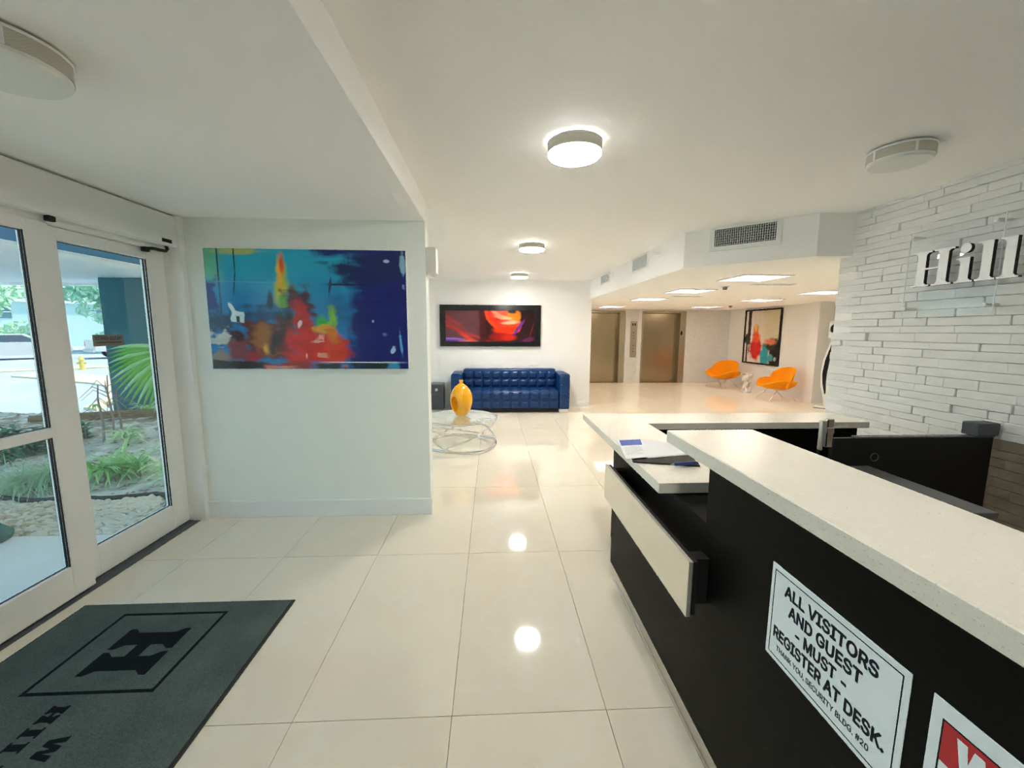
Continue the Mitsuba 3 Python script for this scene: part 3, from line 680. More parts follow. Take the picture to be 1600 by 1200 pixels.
# ---- signs on the desk front (plane x = 0.75, facing -x)
B_FRONT = ((0, -1, 0), (0, 0, 1), (-1, 0, 0))
def board(t, y0, y1, z0, z1, thick=0.003):
    obj('plate', cbox(0.7495 - thick + 0.0005, 0.7495, y1, y0, z0, z1, 0.0008), 'sign_white', t)
vs = thing('visitor_sign', 'white sign asking visitors and guests to register, on the black desk front', 'sign')
VY, VW, VZ, VH = 0.982, 0.363, 0.686, 0.260
board(vs, VY, VY - VW, VZ, VZ + VH)
og = (0.747, VY, VZ)
fr = sbox(0.012, 0.012, VW - 0.012, VH - 0.014).difference(sbox(0.0142, 0.0142, VW - 0.0142, VH - 0.0162))
obj('border', extrude(fr, 0.0005, B_FRONT, og), 'sign_black', vs)
for txt, cx, yb, hh, wd in (('ALL VISITORS', 0.178, 0.196, 0.029, 0.255), ('AND GUEST', 0.172, 0.152, 0.029, 0.205), ('- MUST -', 0.170, 0.109, 0.028, 0.145), ('REGISTER AT DESK.', 0.179, 0.065, 0.029, 0.308), ('THANK YOU, SECURITY BLDG. #20', 0.172, 0.034, 0.0135, 0.265)):
    tm = meshkit.text_mesh(txt, hh, 0.0005, hh > 0.02)
    s = wd / tm.extents[0]
    tm.apply_translation((-tm.bounds[0][0], 0, 0)); tm.apply_scale((s, 1, 1))
    e = 0.0007 if hh > 0.02 else 0.0003          # a heavier weight: the outline grown sideways
    tm = cat([tm.copy().apply_translation((dx, dy, 0)) for dx, dy in ((-e, 0), (e, 0), (0, e), (0, -e))])
    obj('lettering', place(tm, B_FRONT, (0.747, VY - cx + wd / 2, VZ + yb)), 'sign_black', vs)
ws = thing('warning_sign', 'white sign with a red W banner at the near end of the black desk front', 'sign')
WY, WW, WZ, WH = 0.583, 0.36, 0.69, 0.256
board(ws, WY, WY - WW, WZ, WZ + WH)
og = (0.747, WY, WZ)
fr = sbox(0.018, 0.018, WW - 0.018, WH - 0.030).difference(sbox(0.0205, 0.0205, WW - 0.0205, WH - 0.0325))
obj('border', extrude(fr, 0.0005, B_FRONT, og), 'sign_black', ws)
obj('banner', extrude(sbox(0.0205, WH - 0.104, WW - 0.0205, WH - 0.0325), 0.0004, B_FRONT, og), 'sign_red', ws, label='red banner')
Wp = Polygon([(0, 1), (0.24, 1), (0.30, 0.42), (0.40, 1), (0.62, 1), (0.72, 0.42), (0.78, 1), (1.02, 1), (0.86, 0), (0.62, 0), (0.51, 0.56), (0.40, 0), (0.16, 0)])
obj('lettering', extrude(affinity.scale(Wp, 0.060, 0.052, origin=(0, 0)), 0.0006, B_FRONT, (0.747 - 0.0004, WY - 0.041, WZ + WH - 0.094)), 'sign_white', ws)

# ================================================================== SIGN ON THE STONE WALL
hs = thing('wall_sign', 'raised white serif letters reading Hill on a clear panel on the stone wall', 'sign')
B_W = ((0, -1, 0), (0, 0, 1), (-1, 0, 0))
HZ, HHt = 1.868, 0.236
FXs = 2.985                                           # front faces of the letters
def serif(x0, x1, stem, y0, h, top='both'):
    c = (x0 + x1) / 2
    p = [sbox(c - stem / 2, y0, c + stem / 2, y0 + h)]
    br = 0.013
    for yb, s, side in ((y0, 1, 'b'), (y0 + h, -1, top)):
        a, b = (x0, x1) if side in ('b', 'both') else (x0, c + stem / 2)
        p.append(Polygon([(a, yb), (b, yb), (b, yb + s * 0.011), (min(c + stem / 2 + br, b), yb + s * 0.011), (c + stem / 2, yb + s * (0.011 + br)), (c - stem / 2, yb + s * (0.011 + br)), (max(c - stem / 2 - br, a), yb + s * 0.011), (a, yb + s * 0.011)]))
    return unary_union(p)
Hs = unary_union([serif(0.0, 0.122, 0.056, 0, HHt), serif(0.138, 0.260, 0.056, 0, HHt), sbox(0.06, 0.112, 0.2, 0.124)])
letters = [(2.842, Hs), (2.566, serif(0, 0.104, 0.051, 0, HHt * 0.66, 'l')), (2.452, serif(0, 0.104, 0.051, 0, HHt, 'l')), (2.340, serif(0, 0.104, 0.051, 0, HHt, 'l'))]
for y, poly in letters:
    L = obj('letter', extrude(poly, 0.002, B_W, (FXs, y, HZ)), 'letter_white', hs)
    obj('return', extrude(poly.buffer(-0.0004), 0.023, B_W, (FXs + 0.0228, y, HZ)), 'black', L, label='black side of the letter')
dot = Point(0.046, HHt * 0.905).buffer(0.030, 24)
L = obj('letter_dot', extrude(dot, 0.002, B_W, (FXs, 2.566, HZ)), 'letter_white', hs)
obj('return', extrude(dot.buffer(-0.0004), 0.023, B_W, (FXs + 0.0228, 2.566, HZ)), 'black', L)
ZP0, ZP1, YP0, YP1 = 1.675, 2.262, 2.36, 2.915
xp = 3.022
obj('panel', trimesh.Trimesh([[xp, YP1, ZP0], [xp, YP0, ZP0], [xp, YP0, ZP1], [xp, YP1, ZP1]], [[0, 1, 2], [0, 2, 3]]), 'acrylic', hs, label='clear acrylic panel')
obj('panel_edge', cat(box(xp - 0.003, xp + 0.003, YP0, YP0 + 0.004, ZP0, ZP1), box(xp - 0.003, xp + 0.003, YP1 - 0.002, YP1, ZP0, ZP1), box(xp - 0.003, xp + 0.003, YP0, YP1, ZP0, ZP0 + 0.002), box(xp - 0.003, xp + 0.003, YP0, YP1, ZP1 - 0.002, ZP1)), 'acrylic_edge', hs)
Ry = trimesh.transformations.rotation_matrix(-PI / 2, [0, 1, 0])
for y, zz in ((2.885, 2.222), (2.885, 1.722), (2.395, 2.222), (2.395, 1.722)):
    b = lathe([(0, 0), (0.0095, 0), (0.0095, 0.085), (0.012, 0.088), (0.012, 0.094), (0, 0.095)], 16); b.apply_transform(Ry); b.apply_translation((XR - 0.005, y, zz))
    obj('stand_off', b, 'nickel', hs, smooth=40)

# ================================================================== LOUNGE
# black-framed panoramic print above the sofa
pt = thing('panoramic_picture', 'wide black-framed picture of red and orange rock folds above the blue sofa', 'picture')
fr = sbox(-1.04, 1.236, 0.978, 2.058).difference(sbox(P2[0] - 0.005, P2[2] - 0.005, 0.875, P2[3] + 0.005))
obj('frame', extrude(fr, 0.05, ((1, 0, 0), (0, 0, 1), (0, -1, 0)), (0, YL, 0)), 'black_gloss', pt)
obj('mount', box(P2[0] - 0.006, 0.88, YL - 0.028, YL - 0.002, P2[2] - 0.006, P2[3] + 0.006), 'black', pt)
obj('printed_face', trimesh.Trimesh([[P2[0], YL - 0.0285, P2[2]], [0.87, YL - 0.0285, P2[2]], [0.87, YL - 0.0285, P2[3]], [P2[0], YL - 0.0285, P2[3]]], [[0, 1, 2], [0, 2, 3]]), 'print_canyon', pt)

# blue tufted sofa
def pillow(x0, x1, y0, y1, d, n=7):
    """A square puff in local x, y, bulging along z by d, with sides."""
    u = np.linspace(-1, 1, n)
    X, Y = np.meshgrid(u, u, indexing='ij')
    Z = d * ((1 - X ** 4) * (1 - Y ** 4)) ** 0.28
    v = np.stack([(x0 + x1) / 2 + X * (x1 - x0) / 2, (y0 + y1) / 2 + Y * (y1 - y0) / 2, Z], -1).reshape(-1, 3)
    f = []
    for i in range(n - 1):
        for j in range(n - 1):
            a = i * n + j
            f += [[a, a + n, a + n + 1], [a, a + n + 1, a + 1]]
    return trimesh.Trimesh(v, np.array(f), process=False)

sf = thing('tufted_sofa', 'blue leather sofa tufted in squares, under the panoramic picture', 'sofa')
SX0, SX1, SY0, SY1, SH = -0.775, 1.48, 7.63, 8.29, 0.80
AW = 0.20
for a, b in ((SX0, SX0 + AW), (SX1 - AW, SX1)):
    arm = obj('armrest', rbox(a, b, SY0, SY1, 0.065, 0.735, 0.035), 'leather', sf, smooth=40)
    for i in range(4):
        z0 = 0.075 + i * 0.163
        obj('tuft', place(pillow(0.008, AW - 0.008, 0, 0.158, 0.018), ((1, 0, 0), (0, 0, 1), (0, -1, 0)), (a, SY0 + 0.004, z0)), 'leather', arm, smooth=True)
    for i in range(4):
        y0 = SY0 + 0.01 + i * 0.16
        obj('tuft', place(pillow(0.0, 0.158, 0.008, AW - 0.008, 0.016), ((0, 1, 0), (-1, 0, 0), (0, 0, 1)), (b, y0, 0.731)), 'leather', arm, smooth=True)
bx0, bx1 = SX0 + AW, SX1 - AW
NC = 10
cw = (bx1 - bx0) / NC
st_ = obj('seat', rbox(bx0 + 0.002, bx1 - 0.002, SY0 + 0.02, SY1 - 0.14, 0.075, 0.415, 0.03), 'leather', sf, smooth=40)
bk = obj('backrest', rbox(bx0 + 0.002, bx1 - 0.002, SY1 - 0.19, SY1, 0.075, SH, 0.045), 'leather', sf, smooth=40)
for i in range(NC):
    xa, xb = bx0 + i * cw + 0.006, bx0 + (i + 1) * cw - 0.006
    for j in range(2):          # seat front
        obj('tuft', place(pillow(xa, xb, 0.082 + j * 0.163, 0.082 + (j + 1) * 0.163 - 0.012, 0.032), ((1, 0, 0), (0, 0, 1), (0, -1, 0)), (0, SY0 + 0.024, 0)), 'leather', st_, smooth=True)
    for j in range(3):          # seat top
        obj('tuft', place(pillow(xa, xb, j * 0.15, j * 0.15 + 0.144, 0.022), ((1, 0, 0), (0, 1, 0), (0, 0, 1)), (0, SY0 + 0.03, 0.411)), 'leather', st_, smooth=True)
    for j in range(2):          # back
        obj('tuft', place(pillow(xa, xb, 0.44 + j * 0.160, 0.44 + j * 0.160 + 0.150, 0.032), ((1, 0, 0), (0, 0, 1), (0, -1, 0)), (0, SY1 - 0.186, 0)), 'leather', bk, smooth=True)
obj('plinth', box(bx0 - 0.02, bx1 + 0.02, SY0 + 0.06, SY1 - 0.05, 0.012, 0.08), 'black', sf)
for x in (SX0 + 0.02, SX1 - 0.20):
    for y in (SY0 + 0.02, SY1 - 0.10):
        obj('foot', cbox(x, x + 0.18, y, y + 0.06, 0.0, 0.066, 0.003), 'chrome', sf)

# dark box by the lounge wall
sp = thing('floor_speaker', 'dark grey upright floor speaker left of the blue sofa', 'speaker')
obj('cabinet', cbox(-1.22, -0.955, 7.95, 8.25, 0.0, 0.515, 0.006), 'grey_plastic', sp)
obj('upper_panel', cbox(-1.205, -0.97, 7.944, 7.951, 0.31, 0.49, 0.003), 'dark_grey', sp)
obj('lower_panel', cbox(-1.205, -0.97, 7.944, 7.951, 0.02, 0.30, 0.003), 'dark_grey', sp)
bd_ = lathe([(0, 0), (0.03, 0), (0.026, 0.006), (0, 0.008)], 20); bd_.apply_transform(trimesh.transformations.rotation_matrix(PI / 2, [1, 0, 0])); bd_.apply_translation((-1.085, 7.945, 0.40))
obj('badge', bd_, 'nickel', sp, smooth=40)

# round glass coffee table on interlaced chrome rings
tb = thing('coffee_table', 'round glass coffee table on interlaced chrome rings in front of the blue sofa', 'table')
TC = np.array([-0.425, 5.36, 0.0])
obj('glass_top', lathe([(0, 0.410), (0.478, 0.410), (0.482, 0.415), (0.478, 0.420), (0, 0.420)], 64, TC), 'table_glass', tb, smooth=40)
def ring(R, center, tilt, az, r=0.011, n=80):
    a = np.linspace(0, 2 * PI, n, endpoint=False)
    p = np.stack([R * np.cos(a), R * np.sin(a), 0 * a], -1)
    Rm_ = trimesh.transformations.rotation_matrix(az, [0, 0, 1])[:3, :3] @ trimesh.transformations.rotation_matrix(tilt, [0, 1, 0])[:3, :3]
    return tube(p @ Rm_.T + center, r, 8, True)
obj('top_ring', ring(0.482, TC + [0, 0, 0.402], 0, 0, 0.012), 'chrome', tb, smooth=True)
for az in (0.15, 0.15 + 2 * PI / 3, 0.15 + 4 * PI / 3):
    tl = 0.36
    obj('ring', ring(0.475, TC + [0, 0, 0.011 + 0.475 * math.sin(tl) + 0.008], -tl, az), 'chrome', tb, smooth=True)
obj('base_ring', ring(0.470, TC + [0.01, 0.16, 0.014], 0, 0, 0.012), 'chrome', tb, smooth=True)
vz = thing('vase', 'glossy orange-yellow egg-shaped vase with an oval hollow, on the glass coffee table', 'vase')
vc = np.array([-0.412, 5.42, 0.4215])
prof = [(0.0, 0.0), (0.055, 0.0), (0.075, 0.012), (0.115, 0.07), (0.140, 0.14), (0.150, 0.215), (0.140, 0.285), (0.115, 0.345), (0.080, 0.392), (0.045, 0.418), (0.026, 0.428), (0.022, 0.445), (0.028, 0.468), (0.031, 0.475), (0.025, 0.478), (0.016, 0.455), (0, 0.45)]
pr = np.array(prof)
cs_ = m3.CrossSection([[(float(a), float(b)) for a, b in prof]])
body = m3.Manifold.revolve(cs_, 64).scale([1.0, 0.9, 1.0])
dimple = m3.Manifold.sphere(1.0, 64).scale([0.058, 0.115, 0.105]).rotate([0, 0, -24]).translate([-0.085, -0.10, 0.165])
vm = (body - dimple).to_mesh()
vmesh = trimesh.Trimesh(vm.vert_properties[:, :3], vm.tri_verts, process=False)
vmesh.apply_translation(vc)
obj('body', vmesh, 'vase', vz, smooth=35)

# ================================================================== ELEVATOR LOBBY
def elevator(name, a, b):
    d = struct_root(name)
    y = YE - 0.035
    obj('frame', cbox(a - 0.03 if a > 4 else a - 0.15, a + 0.012, y, YE + 0.24, 0, DH + 0.05, 0.003), 'lift_frame', d)
    obj('frame', cbox(b - 0.012, b + 0.155, y, YE + 0.24, 0, DH + 0.05, 0.003), 'lift_frame', d)
    obj('header', cbox(a + 0.012, b - 0.012, y, YE + 0.24, DH - 0.005, DH + 0.05, 0.003), 'lift_frame', d)
    mid = a + (b - a) * 0.52
    obj('panel', cbox(a + 0.012, b - 0.10, YE + 0.16, YE + 0.185, 0.006, DH - 0.005, 0.003), 'lift_steel', d)
    obj('panel', cbox(b - 0.14, b - 0.012, YE + 0.19, YE + 0.215, 0.006, DH - 0.005, 0.003), 'lift_steel', d)
    obj('sill', box(a, b, YE - 0.01, YE + 0.23, 0.0, 0.006), 'lift_frame', d)
    return d
elevator('door_5', *EV[0])
elevator('door_6', *EV[1])
kp = thing('call_panel', 'tall brass-coloured elevator call panel between the two elevator doors', 'control panel')
obj('plate', cbox(4.125, 4.315, YE - 0.045, YE - 0.028, 0.78, 1.85, 0.003), 'lift_frame', kp)
for x0 in (4.165, 4.235): obj('display', box(x0, x0 + 0.035, YE - 0.0465, YE - 0.044, 1.72, 1.79), 'black_gloss', kp, label='black floor indicator')
for zz in (1.52, 1.43, 1.35, 1.13, 1.03, 0.95):
    b = lathe([(0, 0), (0.017, 0), (0.014, 0.006), (0, 0.007)], 16); b.apply_transform(trimesh.transformations.rotation_matrix(PI / 2, [1, 0, 0])); b.apply_translation((4.22, YE - 0.0445, zz))
    obj('button', b, 'dark_grey', kp, smooth=40)
hp = thing('hall_lantern', 'small dark floor lantern on the right jamb of the right elevator', 'indicator')
obj('housing', cbox(5.655, 5.70, YE - 0.05, YE - 0.034, 1.45, 1.56, 0.003), 'black', hp)

# square ceiling panels
def panel(x, y, sx, lab):
    t = thing('ceiling_panel', lab, 'ceiling light')
    fr = sbox(x - sx, y - sx, x + sx, y + sx).difference(sbox(x - sx + 0.03, y - sx + 0.03, x + sx - 0.03, y + sx - 0.03))
    obj('frame', extrude(fr, 0.012, None, (0, 0, ZL - 0.012)), 'trim', t)
    k = obj('diffuser', trimesh.Trimesh([[x - sx + .03, y - sx + .03, ZL - 0.006], [x + sx - .03, y - sx + .03, ZL - 0.006], [x + sx - .03, y + sx - .03, ZL - 0.006], [x - sx + .03, y + sx - .03, ZL - 0.006]], [[0, 2, 1], [0, 3, 2]]), 'diffuser_off', t)
    scene[k]['emitter'] = {'type': 'area', 'radiance': rgb(PANEL, PANEL * 0.86, PANEL * 0.75)}
for x, y, lab in ((3.16, 4.92, 'lit square ceiling panel nearest the angled soffit'), (3.17, 6.55, 'lit square ceiling panel second along the soffit side'), (3.17, 8.30, 'lit square ceiling panel third along the soffit side'), (3.17, 10.9, 'lit square ceiling panel in front of the left elevator'),
                  (5.46, 6.55, 'lit square ceiling panel at the right beside the stone wall end'), (5.50, 8.25, 'lit square ceiling panel above and left of the black-framed painting'), (5.60, 10.65, 'lit square ceiling panel in front of the right elevator')):
    panel(x, y, 0.30, lab)
for x, y, lab in ((3.35, 5.85, 'small round smoke detector between the ceiling panels'), (5.9, 10.0, 'small round smoke detector near the elevator wall')):
    t = thing('smoke_detector', lab, 'smoke detector')
    obj('base', lathe([(0, ZL - 0.012), (0.06, ZL - 0.012), (0.062, ZL), (0, ZL)], 24, (x, y, 0)), 'trim', t, smooth=40)
    obj('sensor', lathe([(0, ZL - 0.05), (0.028, ZL - 0.048), (0.034, ZL - 0.012), (0, ZL - 0.012)], 24, (x, y, 0)), 'grey_plastic', t, smooth=40)
for x0, x1, y, lab in ((3.55, 4.15, 5.55, 'narrow slot diffuser behind the nearest ceiling panel'), (3.35, 3.9, 7.55, 'narrow slot diffuser farther in the elevator lobby ceiling')):
    t = thing('slot_diffuser', lab, 'air vent')
    obj('frame', cbox(x0, x1, y - 0.06, y + 0.06, ZL - 0.008, ZL, 0.002), 'vent_white', t)
    for k in range(2):
        obj('slot', box(x0 + 0.02, x1 - 0.02, y - 0.035 + k * 0.045, y - 0.012 + k * 0.045, ZL - 0.0095, ZL - 0.0075), 'vent_grey', t)

# framed painting on the side wall
pp = thing('framed_painting', 'black-framed red, orange and teal abstract painting above the orange chairs', 'painting')
fr = sbox(P3[1], P3[2], P3[0], P3[3]).difference(sbox(P3[1] + 0.035, P3[2] + 0.035, P3[0] - 0.035, P3[3] - 0.035))
obj('frame', extrude(fr, 0.045, ((0, 1, 0), (0, 0, 1), (1, 0, 0)), (XH - 0.045, 0, 0)), 'black', pp)
obj('painted_face', trimesh.Trimesh([[XH - 0.02, P3[0] - .035, P3[2] + .035], [XH - 0.02, P3[1] + .035, P3[2] + .035], [XH - 0.02, P3[1] + .035, P3[3] - .035], [XH - 0.02, P3[0] - .035, P3[3] - .035]], [[0, 1, 2], [0, 2, 3]]), 'painting_red', pp)
wo = thing('wall_outlet', 'small pale wall outlet low on the side wall behind the right orange chair', 'outlet')
obj('cover_plate', cbox(XH - 0.01, XH, 9.31, 9.40, 0.40, 0.52, 0.003), 'trim', wo)
for z0 in (0.415, 0.47): obj('socket', box(XH - 0.0115, XH - 0.0095, 9.335, 9.375, z0, z0 + 0.035), 'vent_grey', wo)

# orange shell chairs
def petal(ang, L, W, bowl, seat=True):
    """A thick orange-slice shell: hinge edge at y=0, reaching L along +y, half width W, sides curling up by bowl; turned up by ang about x."""
    ns, nt = 25, 15
    top = np.zeros((ns, nt, 3))
    for i, s in enumerate(np.linspace(-1, 1, ns)):
        for j, t in enumerate(np.linspace(0, 1, nt)):
            phi = s * PI / 2
            # outline: a half-moon; hinge edge short, lip round
            lip = L * (math.cos(phi) ** 0.55 if abs(s) < 1 else 0)
            x = W * math.sin(phi) * (0.55 + 0.45 * t ** 0.6)
            y = lip * t
            z_ = bowl * (abs(x) / W) ** 2.0 + 0.05 * (t - 0.55) ** 2 * 4 * 0.5
            top[i, j] = (x, y, z_)
    v1 = top.reshape(-1, 3)
    idx = lambda i, j: i * nt + j
    f = []
    for i in range(ns - 1):
        for j in range(nt - 1):
            f += [[idx(i, j), idx(i + 1, j), idx(i + 1, j + 1)], [idx(i, j), idx(i + 1, j + 1), idx(i, j + 1)]]
    f = np.array(f)
    n = np.zeros_like(v1)
    fn = np.cross(v1[f[:, 1]] - v1[f[:, 0]], v1[f[:, 2]] - v1[f[:, 0]])
    for k in range(3): np.add.at(n, f[:, k], fn)
    n /= np.linalg.norm(n, axis=1, keepdims=True) + 1e-12
    v2 = v1 - n * 0.045
    nb = len(v1)
    F = [f, f[:, ::-1] + nb]
    rimi = [idx(i, 0) for i in range(ns)] + [idx(ns - 1, j) for j in range(1, nt)] + [idx(i, nt - 1) for i in range(ns - 2, -1, -1)] + [idx(0, j) for j in range(nt - 2, 0, -1)]
    q = []
    for a, b in zip(rimi, rimi[1:] + rimi[:1]):
        q += [[a, a + nb, b + nb], [a, b + nb, b]]
    m = trimesh.Trimesh(np.vstack([v1, v2]), np.vstack(F + [np.array(q)]), process=True)
    m.apply_transform(trimesh.transformations.rotation_matrix(ang, [1, 0, 0]))
    return m

def slice_chair(x, y, face, lab):
    """face: compass angle in degrees of the direction the sitter looks (0 = +x)."""
    t = thing('slice_chair', lab, 'chair', None)
    def put(m):
        m.apply_transform(trimesh.transformations.rotation_matrix(math.radians(face - 90), [0, 0, 1]))
        m.apply_translation((x, y, 0))
        return m
    seat = petal(math.radians(8), 0.56, 0.40, 0.19)
    seat.apply_translation((0, -0.22, 0.265))
    obj('seat', put(seat), 'orange', t, smooth=50)
    back = petal(math.radians(8), 0.50, 0.40, 0.16)
    back.apply_transform(np.diag([-1, -1, 1, 1.0]))                       # now reaches backwards
    back.apply_transform(trimesh.transformations.rotation_matrix(math.radians(-64), [1, 0, 0]))
    back.apply_translation((0, -0.20, 0.28))
    obj('backrest', put(back), 'orange', t, smooth=50)
    for s in (-1, 1):
        obj('leg', put(tube([(s * 0.20, 0.02, 0.25), (s * 0.27, 0.20, 0.05), (s * 0.28, 0.225, 0.012)], 0.011, 10)), 'chrome', t, smooth=40)
        obj('leg', put(tube([(s * 0.20, -0.12, 0.25), (s * 0.27, -0.33, 0.05), (s * 0.28, -0.36, 0.012)], 0.011, 10)), 'chrome', t, smooth=40)
    obj('brace', put(cat(tube([(-0.20, 0.02, 0.25), (0.20, 0.02, 0.25)], 0.011, 8), tube([(-0.20, -0.12, 0.25), (0.20, -0.12, 0.25)], 0.011, 8), tube([(-0.20, 0.02, 0.25), (-0.20, -0.12, 0.25)], 0.010, 8), tube([(0.20, 0.02, 0.25), (0.20, -0.12, 0.25)], 0.010, 8))), 'chrome', t, smooth=40)
slice_chair(6.38, 11.05, 200, 'orange shell chair on chrome legs beside the stone wall, left of the mosaic pedestal')
slice_chair(6.46, 8.98, 172, 'orange shell chair on chrome legs beneath the framed painting, right of the mosaic pedestal')

# mirrored mosaic pedestal
mp = thing('mosaic_pedestal', 'small silver mirror-mosaic pedestal between the two orange chairs', 'side table')
prm = np.array([(0.10, 0.0), (0.105, 0.06), (0.085, 0.16), (0.10, 0.28), (0.12, 0.38), (0.13, 0.46), (0.13, 0.49)])
tl_ = []
for k in range(12):
    z0, z1 = 0.49 * k / 12, 0.49 * (k + 1) / 12 - 0.004
    r_ = np.interp((z0 + z1) / 2, prm[:, 1], prm[:, 0])
    for j in range(14):
        a = 2 * PI * (j + 0.5 * (k % 2)) / 14
        q = box(r_ - 0.012, r_, -PI * r_ / 14 * 0.92, PI * r_ / 14 * 0.92, z0, z1)
        q.apply_transform(trimesh.transformations.rotation_matrix(rng.uniform(-0.5, 0.5), [0, 0, 1], (r_, 0, 0)) @ trimesh.transformations.rotation_matrix(rng.uniform(-0.3, 0.3), [0, 1, 0], (r_, 0, (z0 + z1) / 2)))
        rotz(q, math.degrees(a)); q.apply_translation((6.55, 10.12, 0.006)); tl_.append(q)
obj('core', lathe([(0, 0)] + [(a - 0.012, b) for a, b in prm] + [(0, 0.49)], 24, (6.55, 10.12, 0.001)), 'nickel', mp, smooth=40)
obj('mirror_tiles', cat([q for k, q in enumerate(tl_) if k % 5 < 3]), 'chrome', mp, kind='stuff')
obj('mirror_tiles', cat([q for k, q in enumerate(tl_) if k % 5 >= 3]), 'letter_white', mp, kind='stuff')  # bright sparkle of the mosaic painted as plain white tiles
obj('top', lathe([(0, 0.491), (0.132, 0.491), (0.132, 0.503), (0, 0.503)], 32, (6.55, 10.12, 0.002)), 'chrome', mp, smooth=40)

# tall sculpture half hidden by the stone wall
scu = thing('floor_sculpture', 'tall white sculpture with a black crescent, half hidden by the stone wall end', 'sculpture')
sd = np.array([0.76, -0.65, 0.0])                       # local x axis in the world, facing the room
sn = np.array([-0.65, -0.76, 0.0])
so = np.array([6.86, 7.92, 0.0])
Bs = (sd, (0, 0, 1), sn)
body_p = Polygon([(-0.06, 0.03), (-0.085, 0.20), (-0.145, 0.45), (-0.165, 0.72), (-0.14, 1.0), (-0.075, 1.28), (-0.03, 1.42), (-0.10, 1.45), (-0.10, 1.78), (0.16, 1.78), (0.16, 1.45), (0.19, 1.28), (0.245, 1.0), (0.26, 0.72), (0.235, 0.45), (0.17, 0.2), (0.13, 0.03)])
obj('body', extrude(body_p, 0.05, Bs, so - sn * 0.05), 'trim', scu)
cr = Polygon([(-0.065, 0.28), (-0.115, 0.50), (-0.135, 0.72), (-0.11, 0.98), (-0.05, 1.24), (-0.005, 1.38), (0.012, 1.34), (0.01, 1.22), (-0.04, 0.95), (-0.06, 0.72), (-0.062, 0.50), (-0.05, 0.32)])
obj('crescent', extrude(cr, 0.008, Bs, so), 'black_gloss', scu, label='black crescent inlay')
obj('disc', extrude(Point(0.03, 1.62).buffer(0.11, 24), 0.012, Bs, so), 'black_gloss', scu, label='round black head')
obj('disc_mark', extrude(unary_union([sbox(-0.01, 1.61, 0.07, 1.63), sbox(0.02, 1.58, 0.04, 1.66)]), 0.003, Bs, so + sn * 0.012), 'trim', scu)
obj('base', extrude(sbox(-0.22, 0.0, 0.32, 0.03), 0.22, Bs, so - sn * 0.13), 'trim', scu)
obj('base_edge', extrude(sbox(-0.225, 0.0, 0.325, 0.012), 0.23, Bs, so - sn * 0.135), 'dark_grey', scu)

# ================================================================== OUTSIDE
struct('ground', box(-120, -2.62, -60, 120, -0.40, -0.16), 'asphalt')
struct('walkway', box(-12, -2.60, -6, 3.15, -0.16, -0.04), 'concrete')

# planting bed
def soil_h(x, y):
    x, y = np.asarray(x, float), np.asarray(y, float)
    d = (y - 4.0) * 0.8 + (-x - 4.2) * 0.35
    rise = 0.30 * np.clip(d / 2.0, 0, 1) ** 1.3
    fall = np.clip((y - 6.6) / 0.9, 0, 1)
    h = -0.07 + rise * (1 - fall ** 2) - 0.10 * fall
    return h + 0.05 * (meshkit.fbm(np.stack([x * 3, y * 3, 0 * x], -1), 4) - 0.5) + 0.02 * (meshkit.noise(np.stack([x * 14, y * 14, 0 * x], -1)) - 0.5)
nx_, ny_ = 150, 110
gx, gy = np.meshgrid(np.linspace(-8.6, -2.62, nx_), np.linspace(3.12, 7.9, ny_), indexing='ij')
gz_ = soil_h(gx, gy)
v = np.stack([gx, gy, gz_], -1).reshape(-1, 3)
ii, jj = np.meshgrid(np.arange(nx_ - 1), np.arange(ny_ - 1), indexing='ij')
a = (ii * ny_ + jj).ravel()
f = np.vstack([np.stack([a, a + ny_, a + ny_ + 1], -1), np.stack([a, a + ny_ + 1, a + 1], -1)])
sb_ = obj('planting_bed', trimesh.Trimesh(v, f, process=False), 'soil', smooth=True)
labels[sb_] = {'label': 'sandy grey planting bed outside the glass doors', 'kind': 'structure'}

# pebbles, one by one
peb = thing('pebble_bed', 'bed of rounded beige pebbles along the walkway outside the doors', 'pebbles')
pd = []
for k in range(6):
    m = trimesh.creation.icosphere(subdivisions=1, radius=1.0)
    vv = m.vertices * (1 + 0.35 * (meshkit.noise(m.vertices * 1.6 + 10 * k)[:, None] - 0.5)) * np.array([1.0, 0.75, 0.55])
    pd.append([mikit.ply(trimesh.Trimesh(vv, m.faces, process=False), M('pebble%d' % c), True) for c in range(3)])
def bed_edge(x):       # far edge of the pebbles
    return 3.98 + 0.10 * math.sin(x * 1.9) - 0.55 * max(0, (x + 3.35) / 0.5) ** 2 if x > -3.35 else 3.98 + 0.10 * math.sin(x * 1.9)
spots = []
for i in range(70):
    for j in range(26):
        x, y = -5.6 + i * 0.047 + rng.uniform(-0.013, 0.013), 3.19 + j * 0.042 + rng.uniform(-0.012, 0.012)
        if x < -2.8 and y < bed_edge(x) - 0.03: spots.append((x, y))
spots.sort(key=lambda s: math.hypot(*s))
vis = [s for s in spots if 1.02 * s[1] + 0.0 < -s[0] < 1.36 * s[1]]
seen = set(vis[:300])
restp = []
for s in spots:
    sc_ = rng.uniform(0.026, 0.036)
    tr = T().translate([s[0], s[1], float(soil_h(s[0], s[1])) + 0.012]).rotate([0, 0, 1], rng.uniform(0, 360)).scale([sc_] * 3)
    k, c = rng.randrange(6), rng.choice([0, 1, 1, 2])
    if s in seen:
        ref('pebble', pd[k][c], peb, tr)
    else:
        m = trimesh.creation.icosphere(subdivisions=1, radius=1.0); m.vertices = m.vertices * [1, 0.75, 0.55]
        m.apply_transform(np.array(tr.matrix)); restp.append(m)
obj('pebble_fill', cat(restp), 'pebble1', peb, smooth=True, kind='stuff')
lt = thing('leaf_litter', 'scattered dry leaves and bark chips on the sandy planting bed', 'leaf litter')
lm_ = []
